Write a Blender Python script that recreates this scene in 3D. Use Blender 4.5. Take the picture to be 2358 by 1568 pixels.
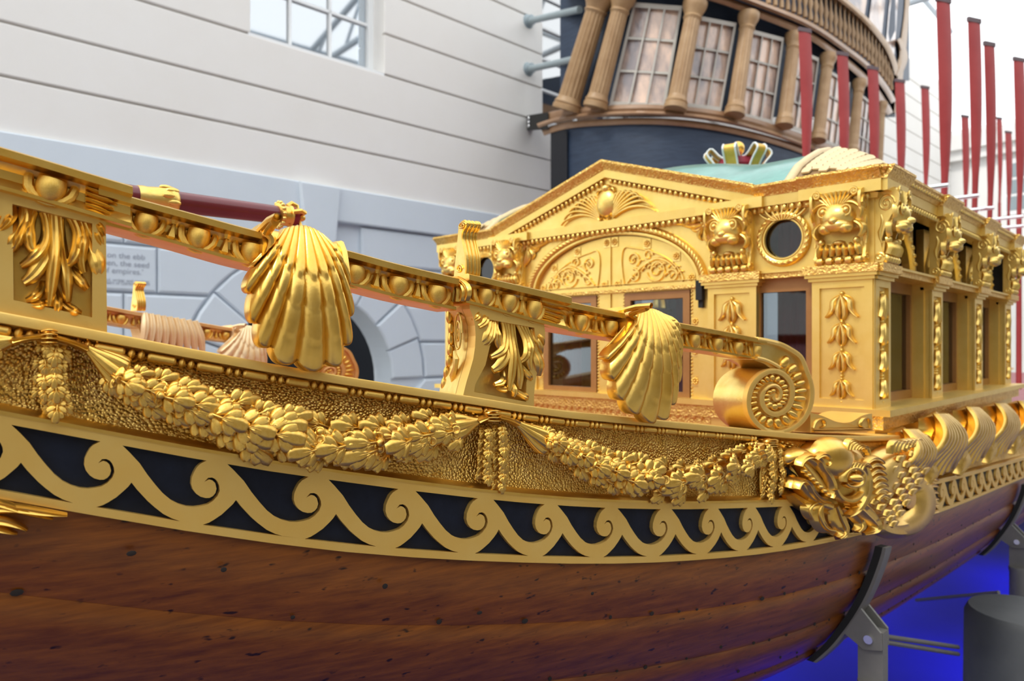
import bpy, bmesh, math, random
import numpy as np
from mathutils import Vector, Matrix
from mathutils.geometry import tessellate_polygon
random.seed(7)
for o in list(bpy.data.objects): bpy.data.objects.remove(o)
SC = bpy.context.scene
COL = SC.collection
R_ = math.radians
# ------------------------------------------------------------------ camera
FPX = 1650.0; CX = 1179.0; HY = 795.0; CAMZ = 1.5
PSI = R_(44.5)
FW = Vector((math.cos(PSI), math.sin(PSI), 0)); RT = Vector((math.sin(PSI), -math.cos(PSI), 0))
cd = bpy.data.cameras.new('camera'); cam = bpy.data.objects.new('camera', cd); COL.objects.link(cam)
cam.location = (0, 0, CAMZ); cam.rotation_euler = (R_(90), 0, PSI - R_(90))
cd.sensor_width = 36; cd.lens = FPX/2358*36; cd.shift_y = 11/2358
cd.clip_start = .05; cd.clip_end = 200
cd.dof.use_dof = True; cd.dof.focus_distance = 1.08; cd.dof.aperture_fstop = 5.6
SC.camera = cam
SC.view_settings.view_transform = 'Standard'; SC.view_settings.look = 'None'
SC.view_settings.gamma = 1; SC.view_settings.exposure = 0.62
# ------------------------------------------------------------------ daylight through the glass roof
wd = bpy.data.worlds.new('daylight'); SC.world = wd; wd.use_nodes = True
bgn = wd.node_tree.nodes['Background']
bgn.inputs[0].default_value = (.93, .97, 1.0, 1); bgn.inputs[1].default_value = 1.35
def lamp(name, kind, loc, energy, color=(1,1,1), size=1.0, target=None, sizey=None):
    l = bpy.data.lights.new(name, kind); o = bpy.data.objects.new(name, l); COL.objects.link(o)
    o.location = loc; l.energy = energy; l.color = color
    if kind == 'AREA':
        l.size = size
        if sizey: l.shape = 'RECTANGLE'; l.size_y = sizey
    elif kind == 'POINT': l.shadow_soft_size = size
    elif kind == 'SUN': l.angle = size
    if target is not None:
        o.rotation_euler = (Vector(target)-Vector(loc)).to_track_quat('-Z', 'Y').to_euler()
    return o
lamp('sun', 'SUN', (-6, 1.5, 12), 1.25, (1, .95, .85), R_(9), target=(2.1, 1.2, 1.6))

# ------------------------------------------------------------------ materials
def mat(name, col, rough=.5, metal=0, var=.0, vscale=8, col2=None, bump=0, bscale=60, bdist=.002, stretch=None, spec=.5, trans=0, coat=0, emit=None, bdetail=4):
    m = bpy.data.materials.new(name); m.use_nodes = True
    nt = m.node_tree; b = nt.nodes['Principled BSDF']
    b.inputs['Base Color'].default_value = (*col, 1); b.inputs['Roughness'].default_value = rough
    b.inputs['Metallic'].default_value = metal; b.inputs['Specular IOR Level'].default_value = spec
    b.inputs['Transmission Weight'].default_value = trans; b.inputs['Coat Weight'].default_value = coat
    b.inputs['Coat Roughness'].default_value = .15
    if emit: b.inputs['Emission Color'].default_value = (*emit[0], 1); b.inputs['Emission Strength'].default_value = emit[1]
    tc = nt.nodes.new('ShaderNodeTexCoord'); mp = nt.nodes.new('ShaderNodeMapping')
    nt.links.new(tc.outputs['Object'], mp.inputs[0])
    if stretch: mp.inputs['Scale'].default_value = stretch
    if col2 is not None:
        n = nt.nodes.new('ShaderNodeTexNoise'); n.inputs['Scale'].default_value = vscale; n.inputs['Detail'].default_value = 6; n.inputs['Roughness'].default_value = .65
        nt.links.new(mp.outputs[0], n.inputs['Vector'])
        r = nt.nodes.new('ShaderNodeValToRGB'); r.color_ramp.elements[0].position = .5-var; r.color_ramp.elements[1].position = .5+var
        r.color_ramp.elements[0].color = (*col, 1); r.color_ramp.elements[1].color = (*col2, 1)
        nt.links.new(n.outputs['Fac'], r.inputs[0]); nt.links.new(r.outputs[0], b.inputs['Base Color'])
    if bump:
        if bdetail < 0:
            n2 = nt.nodes.new('ShaderNodeTexVoronoi'); n2.inputs['Scale'].default_value = bscale
        else:
            n2 = nt.nodes.new('ShaderNodeTexNoise'); n2.inputs['Scale'].default_value = bscale; n2.inputs['Detail'].default_value = bdetail
        nt.links.new(mp.outputs[0], n2.inputs['Vector'])
        bp = nt.nodes.new('ShaderNodeBump'); bp.inputs['Strength'].default_value = bump; bp.inputs['Distance'].default_value = bdist
        nt.links.new(n2.outputs[0], bp.inputs['Height']); bp.invert = bdetail < 0; nt.links.new(bp.outputs[0], b.inputs['Normal'])
    return m
GOLD = mat('gold_leaf', (.79, .46, .08), .32, 1, .22, 14, (.91, .62, .17), .25, 120, .0012)
GOLDF = mat('gold_leaf_flat', (.86, .53, .12), .44, .72, .25, 9, (.90, .62, .19), .18, 160, .0008)
GOLDS = mat('gold_leaf_stippled', (.72, .41, .065), .38, 1, .2, 40, (.92, .63, .19), 1.0, 250, .0030, bdetail=-1)
GOLDP = mat('gold_paint_pale', (.77, .52, .12), .40, .80, .25, 12, (.86, .63, .20), .15, 90, .001)
GOLDC = mat('gold_carving_pale', (.78, .50, .10), .36, .92, .22, 18, (.90, .68, .24), .3, 130, .0015)
GOLDO = mat('gold_orange', (.74, .40, .13), .45, .6, .22, 14, (.88, .60, .28), .2, 120, .001)  # oranger and less metallic than the other gilding
GOLDSUN = mat('gold_sunlit_pale', (.82, .58, .30), .45, .5, .22, 14, (.92, .74, .46), .2, 120, .001)  # sunlight on the far shell and drape put into a paler gold
GOLDD = mat('gold_carving_shadowed', (.66, .38, .075), .40, .95, .2, 60, (.90, .62, .20), 1.0, 150, .004, bdetail=1)  # darker base puts the shadow of the fine carving into the colour
ROOFL = mat('brown_roof_ground', (.26, .15, .06), .6)
BLACKB = mat('blue_black_paint', (.004, .006, .014), .55, 0, .2, 30, (.008, .012, .026), .3, 250, .001, spec=.25)
WOOD = None
NAVY = mat('navy_paint', (.014, .026, .055), .55, 0, .25, 4, (.032, .055, .10), .3, 9, .01, stretch=(1, 1, 6))
OCHRE = mat('ochre_paint', (.33, .19, .085), .45, 0, .2, 5, (.45, .29, .15), .2, 40, .003)
BROWNM = mat('brown_moulding', (.26, .14, .07), .35, 0, .2, 3, (.36, .22, .13), .1, 20, .003)
CREAM = mat('cream_render', (.80, .765, .72), .85, 0, .3, 1.2, (.84, .815, .785), .25, 14, .004)
GREYB = mat('grey_blue_paint', (.63, .69, .75), .75, 0, .3, 2, (.67, .73, .79), .15, 20, .003)
WHITEP = mat('white_paint', (.85, .86, .86), .5)
DARK = mat('near_black_shade', (.008, .009, .014), .7)
CORK = mat('dark_padding', (.012, .012, .011), .8)
STEELG = mat('painted_steel', (.17, .165, .15), .5, .2, .25, 20, (.21, .20, .185), .1, 100, .001)
STEEL = mat('bright_steel', (.85, .86, .88), .18, 1)
PIPE = mat('grey_pipe_paint', (.28, .34, .37), .45, 0)
MAROON = mat('maroon_paint', (.12, .008, .012), .28, 0, .2, 8, (.17, .014, .02), .1, 60, .001, coat=.3)
REDOAR = mat('oar_red_paint', (.33, .028, .03), .5, 0, .25, 5, (.42, .05, .05), .15, 30, .002)
OARTIP = mat('oar_grey_tip', (.13, .09, .10), .6)
TEAL = mat('teal_paint', (.03, .19, .145), .3, 0, .2, 12, (.07, .29, .235), .3, 25, .004, coat=.4)
ROOFC = mat('cream_roof_paint', (.62, .46, .23), .5, 0, .2, 10, (.72, .56, .32), .2, 40, .002)
BROWNF = mat('bronze_brown_frame', (.30, .135, .035), .4, .25, .2, 15, (.36, .17, .05))
CURTAIN = mat('red_curtain', (.16, .008, .02), .8, 0, .2, 10, (.24, .014, .03))
PINKD = mat('pink_deck_cloth', (.30, .12, .13), .8, 0, .2, 6, (.36, .15, .16))
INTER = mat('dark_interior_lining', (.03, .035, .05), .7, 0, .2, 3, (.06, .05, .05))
GLASS = mat('window_glass', (.9, .93, .95), .02, 0, trans=1.0)
PLINTH = mat('grey_plinth_paint', (.06, .065, .07), .6, 0, .2, 6, (.08, .085, .09))
FLOORM = mat('blue_tinted_display_floor', (.010, .010, .12), .6, 0, .2, 1, (.014, .014, .15))  # blue base colour carries part of the blue lighting
CROWNY = mat('crown_yellow_gilding', (.70, .40, .05), .4, .2, .2, 30, (.80, .52, .10))
STONEF = mat('court_floor', (.26, .24, .21), .5, 0, .2, 1, (.31, .29, .26))
FARW = mat('far_wall_render', (.78, .77, .75), .8, 0, .2, .6, (.82, .81, .80))
SIGNT = mat('grey_lettering', (.33, .36, .42), .7)
RUBY = mat('crimson_velvet', (.25, .01, .03), .6)

def glassmix(name, tint, gloss=.35, rough=.03):
    m = bpy.data.materials.new(name); m.use_nodes = True; nt = m.node_tree
    for n in list(nt.nodes): nt.nodes.remove(n)
    out = nt.nodes.new('ShaderNodeOutputMaterial'); mx = nt.nodes.new('ShaderNodeMixShader')
    tr = nt.nodes.new('ShaderNodeBsdfTransparent'); tr.inputs[0].default_value = (*tint, 1)
    gl = nt.nodes.new('ShaderNodeBsdfGlossy'); gl.inputs['Roughness'].default_value = rough
    fr = nt.nodes.new('ShaderNodeFresnel'); fr.inputs[0].default_value = 1.5
    ad = nt.nodes.new('ShaderNodeMath'); ad.operation = 'ADD'; ad.inputs[1].default_value = gloss; ad.use_clamp = True
    nt.links.new(fr.outputs[0], ad.inputs[0]); nt.links.new(ad.outputs[0], mx.inputs[0])
    nt.links.new(tr.outputs[0], mx.inputs[1]); nt.links.new(gl.outputs[0], mx.inputs[2]); nt.links.new(mx.outputs[0], out.inputs[0])
    return m
PANE = glassmix('cabin_pane', (.75, .8, .82), .02)
PANEW = glassmix('court_pane', (.5, .6, .68), .5)
# wavy old glass of the ship's stern: warm reflections put into the pane colour, uneven surface
PANES = mat('stern_glass_painted_reflections', (.26, .21, .21), .15, 0, .13, 3.2, (.80, .56, .42), .5, 6, .02, stretch=(1, 1, .45), spec=1.0)

def make_wood():
    m = bpy.data.materials.new('varnished_hull_wood'); m.use_nodes = True; nt = m.node_tree; b = nt.nodes['Principled BSDF']
    tc = nt.nodes.new('ShaderNodeTexCoord'); mp = nt.nodes.new('ShaderNodeMapping'); mp.inputs['Rotation'].default_value = (0, 0, R_(-8)); mp.inputs['Scale'].default_value = (1.6, 14, 34)
    nt.links.new(tc.outputs['Object'], mp.inputs[0])
    n = nt.nodes.new('ShaderNodeTexNoise'); n.inputs['Scale'].default_value = 3; n.inputs['Detail'].default_value = 8; n.inputs['Roughness'].default_value = .62
    nt.links.new(mp.outputs[0], n.inputs['Vector'])
    r = nt.nodes.new('ShaderNodeValToRGB'); e = r.color_ramp.elements
    e[0].position = .3; e[0].color = (.115, .027, .0025, 1); e[1].position = .72; e[1].color = (.28, .082, .007, 1)
    nt.links.new(n.outputs['Fac'], r.inputs[0])
    # old nail stains and dark scars
    v = nt.nodes.new('ShaderNodeTexNoise'); v.inputs['Scale'].default_value = 38; v.inputs['Detail'].default_value = 2
    mp2 = nt.nodes.new('ShaderNodeMapping'); mp2.inputs['Scale'].default_value = (1, 1, 2.2); nt.links.new(tc.outputs['Object'], mp2.inputs[0]); nt.links.new(mp2.outputs[0], v.inputs['Vector'])
    r2 = nt.nodes.new('ShaderNodeValToRGB'); r2.color_ramp.elements[0].position = .27; r2.color_ramp.elements[0].color = (.12, .1, .1, 1); r2.color_ramp.elements[1].position = .34; r2.color_ramp.elements[1].color = (1, 1, 1, 1)
    nt.links.new(v.outputs['Fac'], r2.inputs[0])
    mu = nt.nodes.new('ShaderNodeMixRGB'); mu.blend_type = 'MULTIPLY'; mu.inputs[0].default_value = 1
    nt.links.new(r.outputs[0], mu.inputs[1]); nt.links.new(r2.outputs[0], mu.inputs[2]); nt.links.new(mu.outputs[0], b.inputs['Base Color'])
    b.inputs['Roughness'].default_value = .4; b.inputs['Coat Weight'].default_value = .25; b.inputs['Coat Roughness'].default_value = .22; b.inputs['Specular IOR Level'].default_value = .3
    bp = nt.nodes.new('ShaderNodeBump'); bp.inputs['Strength'].default_value = .35; bp.inputs['Distance'].default_value = .002
    nt.links.new(n.outputs['Fac'], bp.inputs['Height']); nt.links.new(bp.outputs[0], b.inputs['Normal'])
    return m
WOOD = make_wood()
NAIL = mat('nail_stain', (.012, .006, .004), .7)

# ------------------------------------------------------------------ mesh helpers
class MB:
    def __init__(s): s.v = []; s.f = []
    def add(s, vs, fs):
        n = len(s.v); s.v += [tuple(v) for v in vs]; s.f += [tuple(i+n for i in f) for f in fs]; return s
    def grid(s, fn, nu, nv, cu=False, cv=False):
        vs = [fn(i/(nu if cu else nu-1), j/(nv if cv else nv-1)) for i in range(nu) for j in range(nv)]
        fs = []
        for i in range(nu if cu else nu-1):
            for j in range(nv if cv else nv-1):
                a = i*nv+j; b = ((i+1) % nu)*nv+j; c = ((i+1) % nu)*nv+(j+1) % nv; d = i*nv+(j+1) % nv
                fs.append((a, b, c, d))
        return s.add(vs, fs)
    def box(s, c, ax, ay, az):
        c = Vector(c); ax = Vector(ax); ay = Vector(ay); az = Vector(az)
        vs = [c+x*ax+y*ay+z*az for x in (-1, 1) for y in (-1, 1) for z in (-1, 1)]
        return s.add(vs, [(0, 1, 3, 2), (4, 6, 7, 5), (0, 4, 5, 1), (2, 3, 7, 6), (0, 2, 6, 4), (1, 5, 7, 3)])
    def hexa(s, p):  # p: 4 front (ccw), 4 back
        return s.add(p, [(0, 1, 2, 3), (7, 6, 5, 4), (0, 4, 5, 1), (1, 5, 6, 2), (2, 6, 7, 3), (3, 7, 4, 0)])
    def tube(s, path, r, n=10, cap=True):
        P = [Vector(p) for p in path]; m = len(P)
        rr = r if hasattr(r, '__len__') else [r]*m
        t0 = (P[1]-P[0]).normalized(); up = Vector((0, 0, 1)) if abs(t0.z) < .9 else Vector((1, 0, 0))
        a = t0.cross(up).normalized(); vs = []
        for i in range(m):
            t = (P[min(i+1, m-1)]-P[max(i-1, 0)])
            if t.length < 1e-9: t = t0
            t.normalize(); a = (a-t*a.dot(t)); a = a.normalized() if a.length > 1e-6 else t.orthogonal().normalized(); b = t.cross(a)
            for k in range(n):
                w = 2*math.pi*k/n; vs.append(P[i]+(a*math.cos(w)+b*math.sin(w))*rr[i])
        fs = [(i*n+k, i*n+(k+1) % n, (i+1)*n+(k+1) % n, (i+1)*n+k) for i in range(m-1) for k in range(n)]
        if cap: fs += [tuple(range(n-1, -1, -1)), tuple((m-1)*n+k for k in range(n))]
        return s.add(vs, fs)
    def lathe(s, o, ax, prof, n=16, e1=None):  # prof: (r, h) along axis
        o = Vector(o); ax = Vector(ax).normalized(); a = e1.normalized() if e1 else ax.orthogonal().normalized(); b = ax.cross(a)
        vs = [o+ax*h+(a*math.cos(2*math.pi*k/n)+b*math.sin(2*math.pi*k/n))*r for r, h in prof for k in range(n)]
        m = len(prof)
        fs = [(i*n+k, i*n+(k+1) % n, (i+1)*n+(k+1) % n, (i+1)*n+k) for i in range(m-1) for k in range(n)]
        fs += [tuple(range(n-1, -1, -1)), tuple((m-1)*n+k for k in range(n))]
        return s.add(vs, fs)
    def ball(s, c, ax, ay, az, nu=10, nv=8):
        c = Vector(c); ax = Vector(ax); ay = Vector(ay); az = Vector(az)
        def f(u, v):
            a = 2*math.pi*u; p = math.pi*(v*.98+.01)
            return c+ax*(math.cos(a)*math.sin(p))+ay*(math.sin(a)*math.sin(p))+az*math.cos(p)
        s.grid(f, nu, nv, cu=True); n = len(s.v)-nu*nv
        s.f += [tuple(n+i*nv for i in range(nu)), tuple(n+i*nv+nv-1 for i in range(nu-1, -1, -1))]
        return s
    def mesh(s, name, m, smooth=True, angle=40):
        me = bpy.data.meshes.new(name); me.from_pydata(s.v, [], s.f); me.update()
        bm = bmesh.new(); bm.from_mesh(me); bmesh.ops.recalc_face_normals(bm, faces=bm.faces); bm.to_mesh(me); bm.free()
        if m: me.materials.append(m)
        if smooth:
            me.polygons.foreach_set('use_smooth', [True]*len(me.polygons)); me.update()
            try: me.set_sharp_from_angle(angle=R_(angle))
            except Exception: pass
        return me
    def build(s, name, m, parent=None, smooth=True, angle=40, **kw):
        return put(name, s.mesh(name, m, smooth, angle), parent, None, **kw)
def put(name, me, parent=None, mw=None, **kw):
    o = bpy.data.objects.new(name, me); COL.objects.link(o)
    if parent is not None:
        o.parent = parent
        if 'base' in parent.keys(): o.matrix_parent_inverse = Matrix.Translation(-Vector(parent['base']))
    if mw is not None: o.matrix_basis = mw
    for k, v in kw.items(): o[k] = v
    return o
def thing(name, loc, label, cat, group=None):
    o = bpy.data.objects.new(name, None); COL.objects.link(o); o.location = loc; o['base'] = tuple(loc); o.empty_display_size = .1
    o['label'] = label; o['category'] = cat
    if group: o['group'] = group
    return o
def frame(o, x, y, z):
    M = Matrix.Identity(4)
    for i, c in enumerate((x, y, z)):
        for r in range(3): M[r][i] = c[r]
    for r in range(3): M[r][3] = o[r]
    return M
def crom(pts, n):  # resample a point list smoothly
    P = np.array(pts, float); m = len(P)
    if m == 2: return [tuple(P[0]+(P[1]-P[0])*k/(n-1)) for k in range(n)]
    d = np.r_[0, np.cumsum(np.maximum(1e-6, np.linalg.norm(np.diff(P[:, :2], axis=0), axis=1))**.5)]
    S = np.zeros_like(P)
    S[1:-1] = ((P[2:]-P[1:-1])/(d[2:]-d[1:-1])[:, None]*(d[1:-1]-d[:-2])[:, None]+(P[1:-1]-P[:-2])/(d[1:-1]-d[:-2])[:, None]*(d[2:]-d[1:-1])[:, None])/(d[2:]-d[:-2])[:, None]
    S[0] = 2*(P[1]-P[0])/(d[1]-d[0])-S[1]; S[-1] = 2*(P[-1]-P[-2])/(d[-1]-d[-2])-S[-2]
    out = []
    for q in np.linspace(0, d[-1], n):
        i = min(max(np.searchsorted(d, q)-1, 0), m-2); h = d[i+1]-d[i]; t = (q-d[i])/h
        out.append(tuple(P[i]*(1+2*t)*(1-t)**2+S[i]*h*t*(1-t)**2+P[i+1]*t*t*(3-2*t)+S[i+1]*h*t*t*(t-1)))
    return out
def track(pts):
    xs = np.array([p[0] for p in pts], float); ys = np.array([p[1] for p in pts], float)
    sl = np.gradient(ys, xs)
    def f(x):
        i = int(min(max(np.searchsorted(xs, x)-1, 0), len(xs)-2)); h = xs[i+1]-xs[i]; t = (x-xs[i])/h
        if t < 0: return ys[0]+sl[0]*(x-xs[0])
        if t > 1: return ys[-1]+sl[-1]*(x-xs[-1])
        return ys[i]*(1+2*t)*(1-t)**2+sl[i]*h*t*(1-t)**2+ys[i+1]*t*t*(3-2*t)+sl[i+1]*h*t*t*(t-1)
    return f
def lerp(a, b, t): return a+(b-a)*t
def plume(b, mp, pts, wid, h, o0=0.0, n=14, groove=0, sq=False, lift=None):
    """raised tapering ribbon following pts (2-D, laid on a surface through mp(x, y, off)); lift = how far it stands clear along its length"""
    P = [Vector((p[0], p[1])) for p in crom(pts, n)]
    W = [float(np.interp(i/(n-1), np.linspace(0, 1, len(wid)), wid)) for i in range(n)]
    hs = h if hasattr(h, '__len__') else [h]*2
    prof = [(-1, 0), (-.92, .85), (0, 1.0), (.92, .85), (1, 0)] if sq else [(-1, 0), (-.8, .5), (-.4, .95), (0, 1-groove), (.4, .95), (.8, .5), (1, 0)]
    k = len(prof)+1; vs = []
    LF = track(list(zip(np.linspace(0, 1, len(lift)), lift))) if lift else None
    for i in range(n):
        t = P[min(i+1, n-1)]-P[max(i-1, 0)]; t = t.normalized() if t.length > 1e-9 else Vector((1, 0)); nn = Vector((-t.y, t.x))
        hh = float(np.interp(i/(n-1), np.linspace(0, 1, len(hs)), hs)); hh *= min(1, W[i]/max(max(W)*.45, 1e-6)) if not sq else 1
        lf = LF(i/(n-1)) if lift else 0
        for a, c in prof:
            q = P[i]+nn*a*W[i]; vs.append(mp(q.x, q.y, o0+lf+c*hh))
        vs.append(mp(P[i].x, P[i].y, o0+lf*.4-.0005))
    fs = [(i*k+j, i*k+(j+1) % k, (i+1)*k+(j+1) % k, (i+1)*k+j) for i in range(n-1) for j in range(k)]
    fs += [tuple(range(k-1, -1, -1)), tuple((n-1)*k+j for j in range(k))]
    return b.add(vs, fs)
def dome(b, mp, x, y, rx, ry, h, o0=0.0, nu=12, nv=5, rot=0):
    c, s = math.cos(rot), math.sin(rot)
    vs = [mp(x, y, o0+h)]; fs = []
    for j in range(1, nv+1):
        p = math.pi/2*j/nv
        for i in range(nu):
            a = 2*math.pi*i/nu; dx = rx*math.cos(a)*math.sin(p); dy = ry*math.sin(a)*math.sin(p)
            vs.append(mp(x+dx*c-dy*s, y+dx*s+dy*c, o0+h*math.cos(p)))
    fs += [(0, 1+i, 1+(i+1) % nu) for i in range(nu)]
    for j in range(nv-1):
        for i in range(nu):
            a = 1+j*nu+i; e = 1+j*nu+(i+1) % nu; fs.append((a, a+nu, e+nu, e))
    fs.append(tuple(1+(nv-1)*nu+i for i in range(nu)))
    return b.add(vs, fs)
def slab(b, mp, poly, o0, o1, holes=()):
    """flat plate with outline poly (2-D on a surface), from offset o0 (back) to o1 (front)"""
    loops = [list(poly)]+[list(h) for h in holes]
    flat = [p for l in loops for p in l]; n = len(flat)
    tri = tessellate_polygon([[Vector((p[0], p[1], 0)) for p in l] for l in loops])
    vs = [mp(p[0], p[1], o1) for p in flat]+[mp(p[0], p[1], o0) for p in flat]
    fs = [tuple(t) for t in tri]+[tuple(i+n for i in reversed(t)) for t in tri]
    k = 0
    for l in loops:
        m = len(l)
        for i in range(m): fs.append((k+i, k+(i+1) % m, n+k+(i+1) % m, n+k+i))
        k += m
    return b.add(vs, fs)
def W3(px, py, z): return Vector((0, 0, CAMZ))+(FW+RT*((px-CX)/FPX)+Vector((0, 0, 1))*((HY-py)/FPX))*z
def circ(x, y, rx, ry=None, n=28, a0=0, a1=2*math.pi):
    ry = ry or rx; cl = abs(a1-a0-2*math.pi) < 1e-6
    return [(x+rx*math.cos(a0+(a1-a0)*i/(n if cl else n-1)), y+ry*math.sin(a0+(a1-a0)*i/(n if cl else n-1))) for i in range(n)]
# ------------------------------------------------------------------ hull plan curve and the surfaces things lie on
TA = math.tan(R_(34.5)); ZJ = 1.70; TJ = (1950-CX)/FPX; Z0 = ZJ*(1-TA*TJ); LJ = ZJ*TJ
d1 = Vector((math.cos(R_(34.5)), math.sin(R_(34.5)))); d2 = Vector((math.sin(PSI), math.cos(PSI)))
PJ = Vector((LJ, ZJ)); _pl = []
for k in range(60): _pl.append(PJ-d1*(.22+1.75*(1-k/59)))
for k in range(1, 20):
    t = k/20; a = PJ-d1*.22; c = PJ+d2*.22
    _pl.append(a*(1-t)**2+PJ*2*t*(1-t)+c*t*t)
for k in range(80): _pl.append(PJ+d2*(.22+13.0*(k/79)))
_xy = np.array([[(FW*p.y+RT*p.x).x, (FW*p.y+RT*p.x).y] for p in _pl])
_s = np.r_[0, np.cumsum(np.linalg.norm(np.diff(_xy, axis=0), axis=1))]
_px = np.array([CX+FPX*p.x/p.y for p in _pl]); _dz = np.array([p.y for p in _pl])
_tn = np.gradient(_xy, _s, axis=0); _tn /= np.linalg.norm(_tn, axis=1)[:, None]
def S(px): return float(np.interp(px, _px, _s))
def PXs(s): return float(np.interp(s, _s, _px))
def DZ(s): return float(np.interp(s, _s, _dz))
def plan(s):
    x = float(np.interp(s, _s, _xy[:, 0])); y = float(np.interp(s, _s, _xy[:, 1]))
    t = Vector((float(np.interp(s, _s, _tn[:, 0])), float(np.interp(s, _s, _tn[:, 1])), 0)).normalized()
    return Vector((x, y, 0)), t, Vector((t.y, -t.x, 0))
def HS(s, z, off=0):
    p, t, n = plan(s); q = p+n*off; q.z = z; return q
def HZ(px, py): return CAMZ+(HY-py)/FPX*DZ(S(px))
def mh(px, py, off=0): s = S(px); return HS(s, CAMZ+(HY-py)/FPX*DZ(s), off)
def PPM(px): return FPX/DZ(S(px))       # pixels per metre at the hull side
# cabin: near corner and axes (x forward, y to port)
_t = (2013-CX)/FPX; CZ0 = 2.01
CO = (FW+RT*_t)*CZ0; CO.z = 0
CW = 1.84
YC = CO.y+CW/2
def mc(v, h, off=0): return Vector((CO.x-off, CO.y+v, CAMZ+h))        # aft face: v to port, h above eye level, off = towards the stern
def ms(x, h, off=0): return Vector((CO.x+x, CO.y-off, CAMZ+h))        # starboard side: x forward, off = outboard
def mcp(px, py, off=0):
    t = (px-CX)/FPX; lat0 = _t*CZ0
    v = (lat0-t*CZ0)/(math.cos(PSI)+math.sin(PSI)*t); z = CZ0+math.sin(PSI)*v
    return mc(v, (HY-py)/FPX*z, off)
def mirror(p): return Vector((p[0], 2*YC-p[1], p[2]))
# court wall on the left
WA = math.atan(1/1.066); WC = 5.9*(1+math.tan(WA)*(CX/FPX))
wdir = FW*math.sin(WA)+RT*math.cos(WA); wnor = Vector((wdir.y, -wdir.x, 0))
def wall_at(px, py, off=0):
    t = (px-CX)/FPX; z = WC/(1-math.tan(WA)*t); return W3(px, py, z)+wnor*off
WO = wall_at(715, HY); WO.z = CAMZ
def mw(a, h, off=0): return WO+wdir*a+Vector((0, 0, h))+wnor*off
def wa(px): return (wall_at(px, HY)-WO).dot(wdir)
def wh(px, py): return wall_at(px, py).z-CAMZ
# ------------------------------------------------------------------ the court: floor, walls, glass roof beams
ZF = -.55      # floor of the court
def rectp(a0, a1, h0, h1): return [(a0, h0), (a1, h0), (a1, h1), (a0, h1)]
A0, A1 = wa(-700), wa(2185); HTOP = 8.2
b = MB(); b.box((4, 3, ZF-.05), (30, 0, 0), (0, 24, 0), (0, 0, .05)); b.build('floor', STONEF, kind='structure', smooth=False)
JH = [1.75, 2.21, 2.655, 3.17, 3.65, 4.13, 4.6, 5.1, 5.6, 6.1, 6.6, 7.1, 7.6, HTOP]
win = [(wa(572), wa(880), 3.17, 5.6), (wa(1244), wa(1425), 3.2, 5.6)]
AC = (wa(516)+wa(899))/2; AR = (wa(899)-wa(516))/2; AH = -.40
arch = [(AC-AR, -CAMZ+.02)]+[(AC-AR*math.cos(math.pi*i/24), AH+AR*math.sin(math.pi*i/24)) for i in range(25)]+[(AC+AR, -CAMZ+.02)]
b = MB(); slab(b, mw, rectp(A0, A1, -CAMZ+ZF, 1.75), -.35, 0, [arch]); wl = b.build('wall_left', GREYB, smooth=False, kind='structure')
b = MB(); slab(b, mw, rectp(A0, A1, 1.75, HTOP), -.35, -.001, [rectp(w[0], w[1], w[2], w[3]) for w in win]); b.build('wall_left_upper', CREAM, wl, smooth=False)
b = MB(); b.box(mw(AC, -.3, -1.2), wdir*2.6, Vector((0, 0, 1.3)), wnor*.02); b.build('arch_dark_sheet', DARK, wl)  # near-black sheet stands in for the darkness inside the arch
def block(name, poly, o1, m, ch=.02, parent=wl):
    cx = sum(p[0] for p in poly)/len(poly); cy = sum(p[1] for p in poly)/len(poly)
    n = len(poly); ins = []
    area = sum(poly[i][0]*poly[(i+1) % n][1]-poly[(i+1) % n][0]*poly[i][1] for i in range(n)); sg = 1 if area > 0 else -1
    for i in range(n):
        p0 = Vector(poly[i-1]); p1 = Vector(poly[i]); p2 = Vector(poly[(i+1) % n])
        e1 = (p1-p0).normalized(); e2 = (p2-p1).normalized(); n1 = Vector((-e1.y, e1.x))*sg; n2 = Vector((-e2.y, e2.x))*sg
        m_ = n1+n2; m_ = m_/max(m_.length_squared, .25)*2*.5*2
        ins.append(p1+(n1+n2)/max(1+n1.dot(n2), .3)*ch)
    b = MB()
    vs = [mw(p[0], p[1], 0) for p in poly]+[mw(p[0], p[1], o1-ch*.8) for p in poly]+[mw(p.x, p.y, o1) for p in ins]
    fs = [(i, (i+1) % n, n+(i+1) % n, n+i) for i in range(n)]+[(n+i, n+(i+1) % n, 2*n+(i+1) % n, 2*n+i) for i in range(n)]+[tuple(2*n+i for i in range(n))]
    b.add(vs, fs); return b.build(name, m, parent, smooth=False)
# cream courses above
for i in range(len(JH)-1):
    h0, h1 = JH[i]+.012, JH[i+1]-.012
    if i == 0: h0 = JH[0]+.0
    segs = [(A0, A1)] if JH[i] < 3.1 or JH[i] >= 5.6 else [(A0, win[0][0]), (win[0][1], win[1][0]), (win[1][1], A1)]
    for s0, s1 in segs: block('stone_course', rectp(s0, s1, h0, h1), .05, CREAM, .008)
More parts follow.
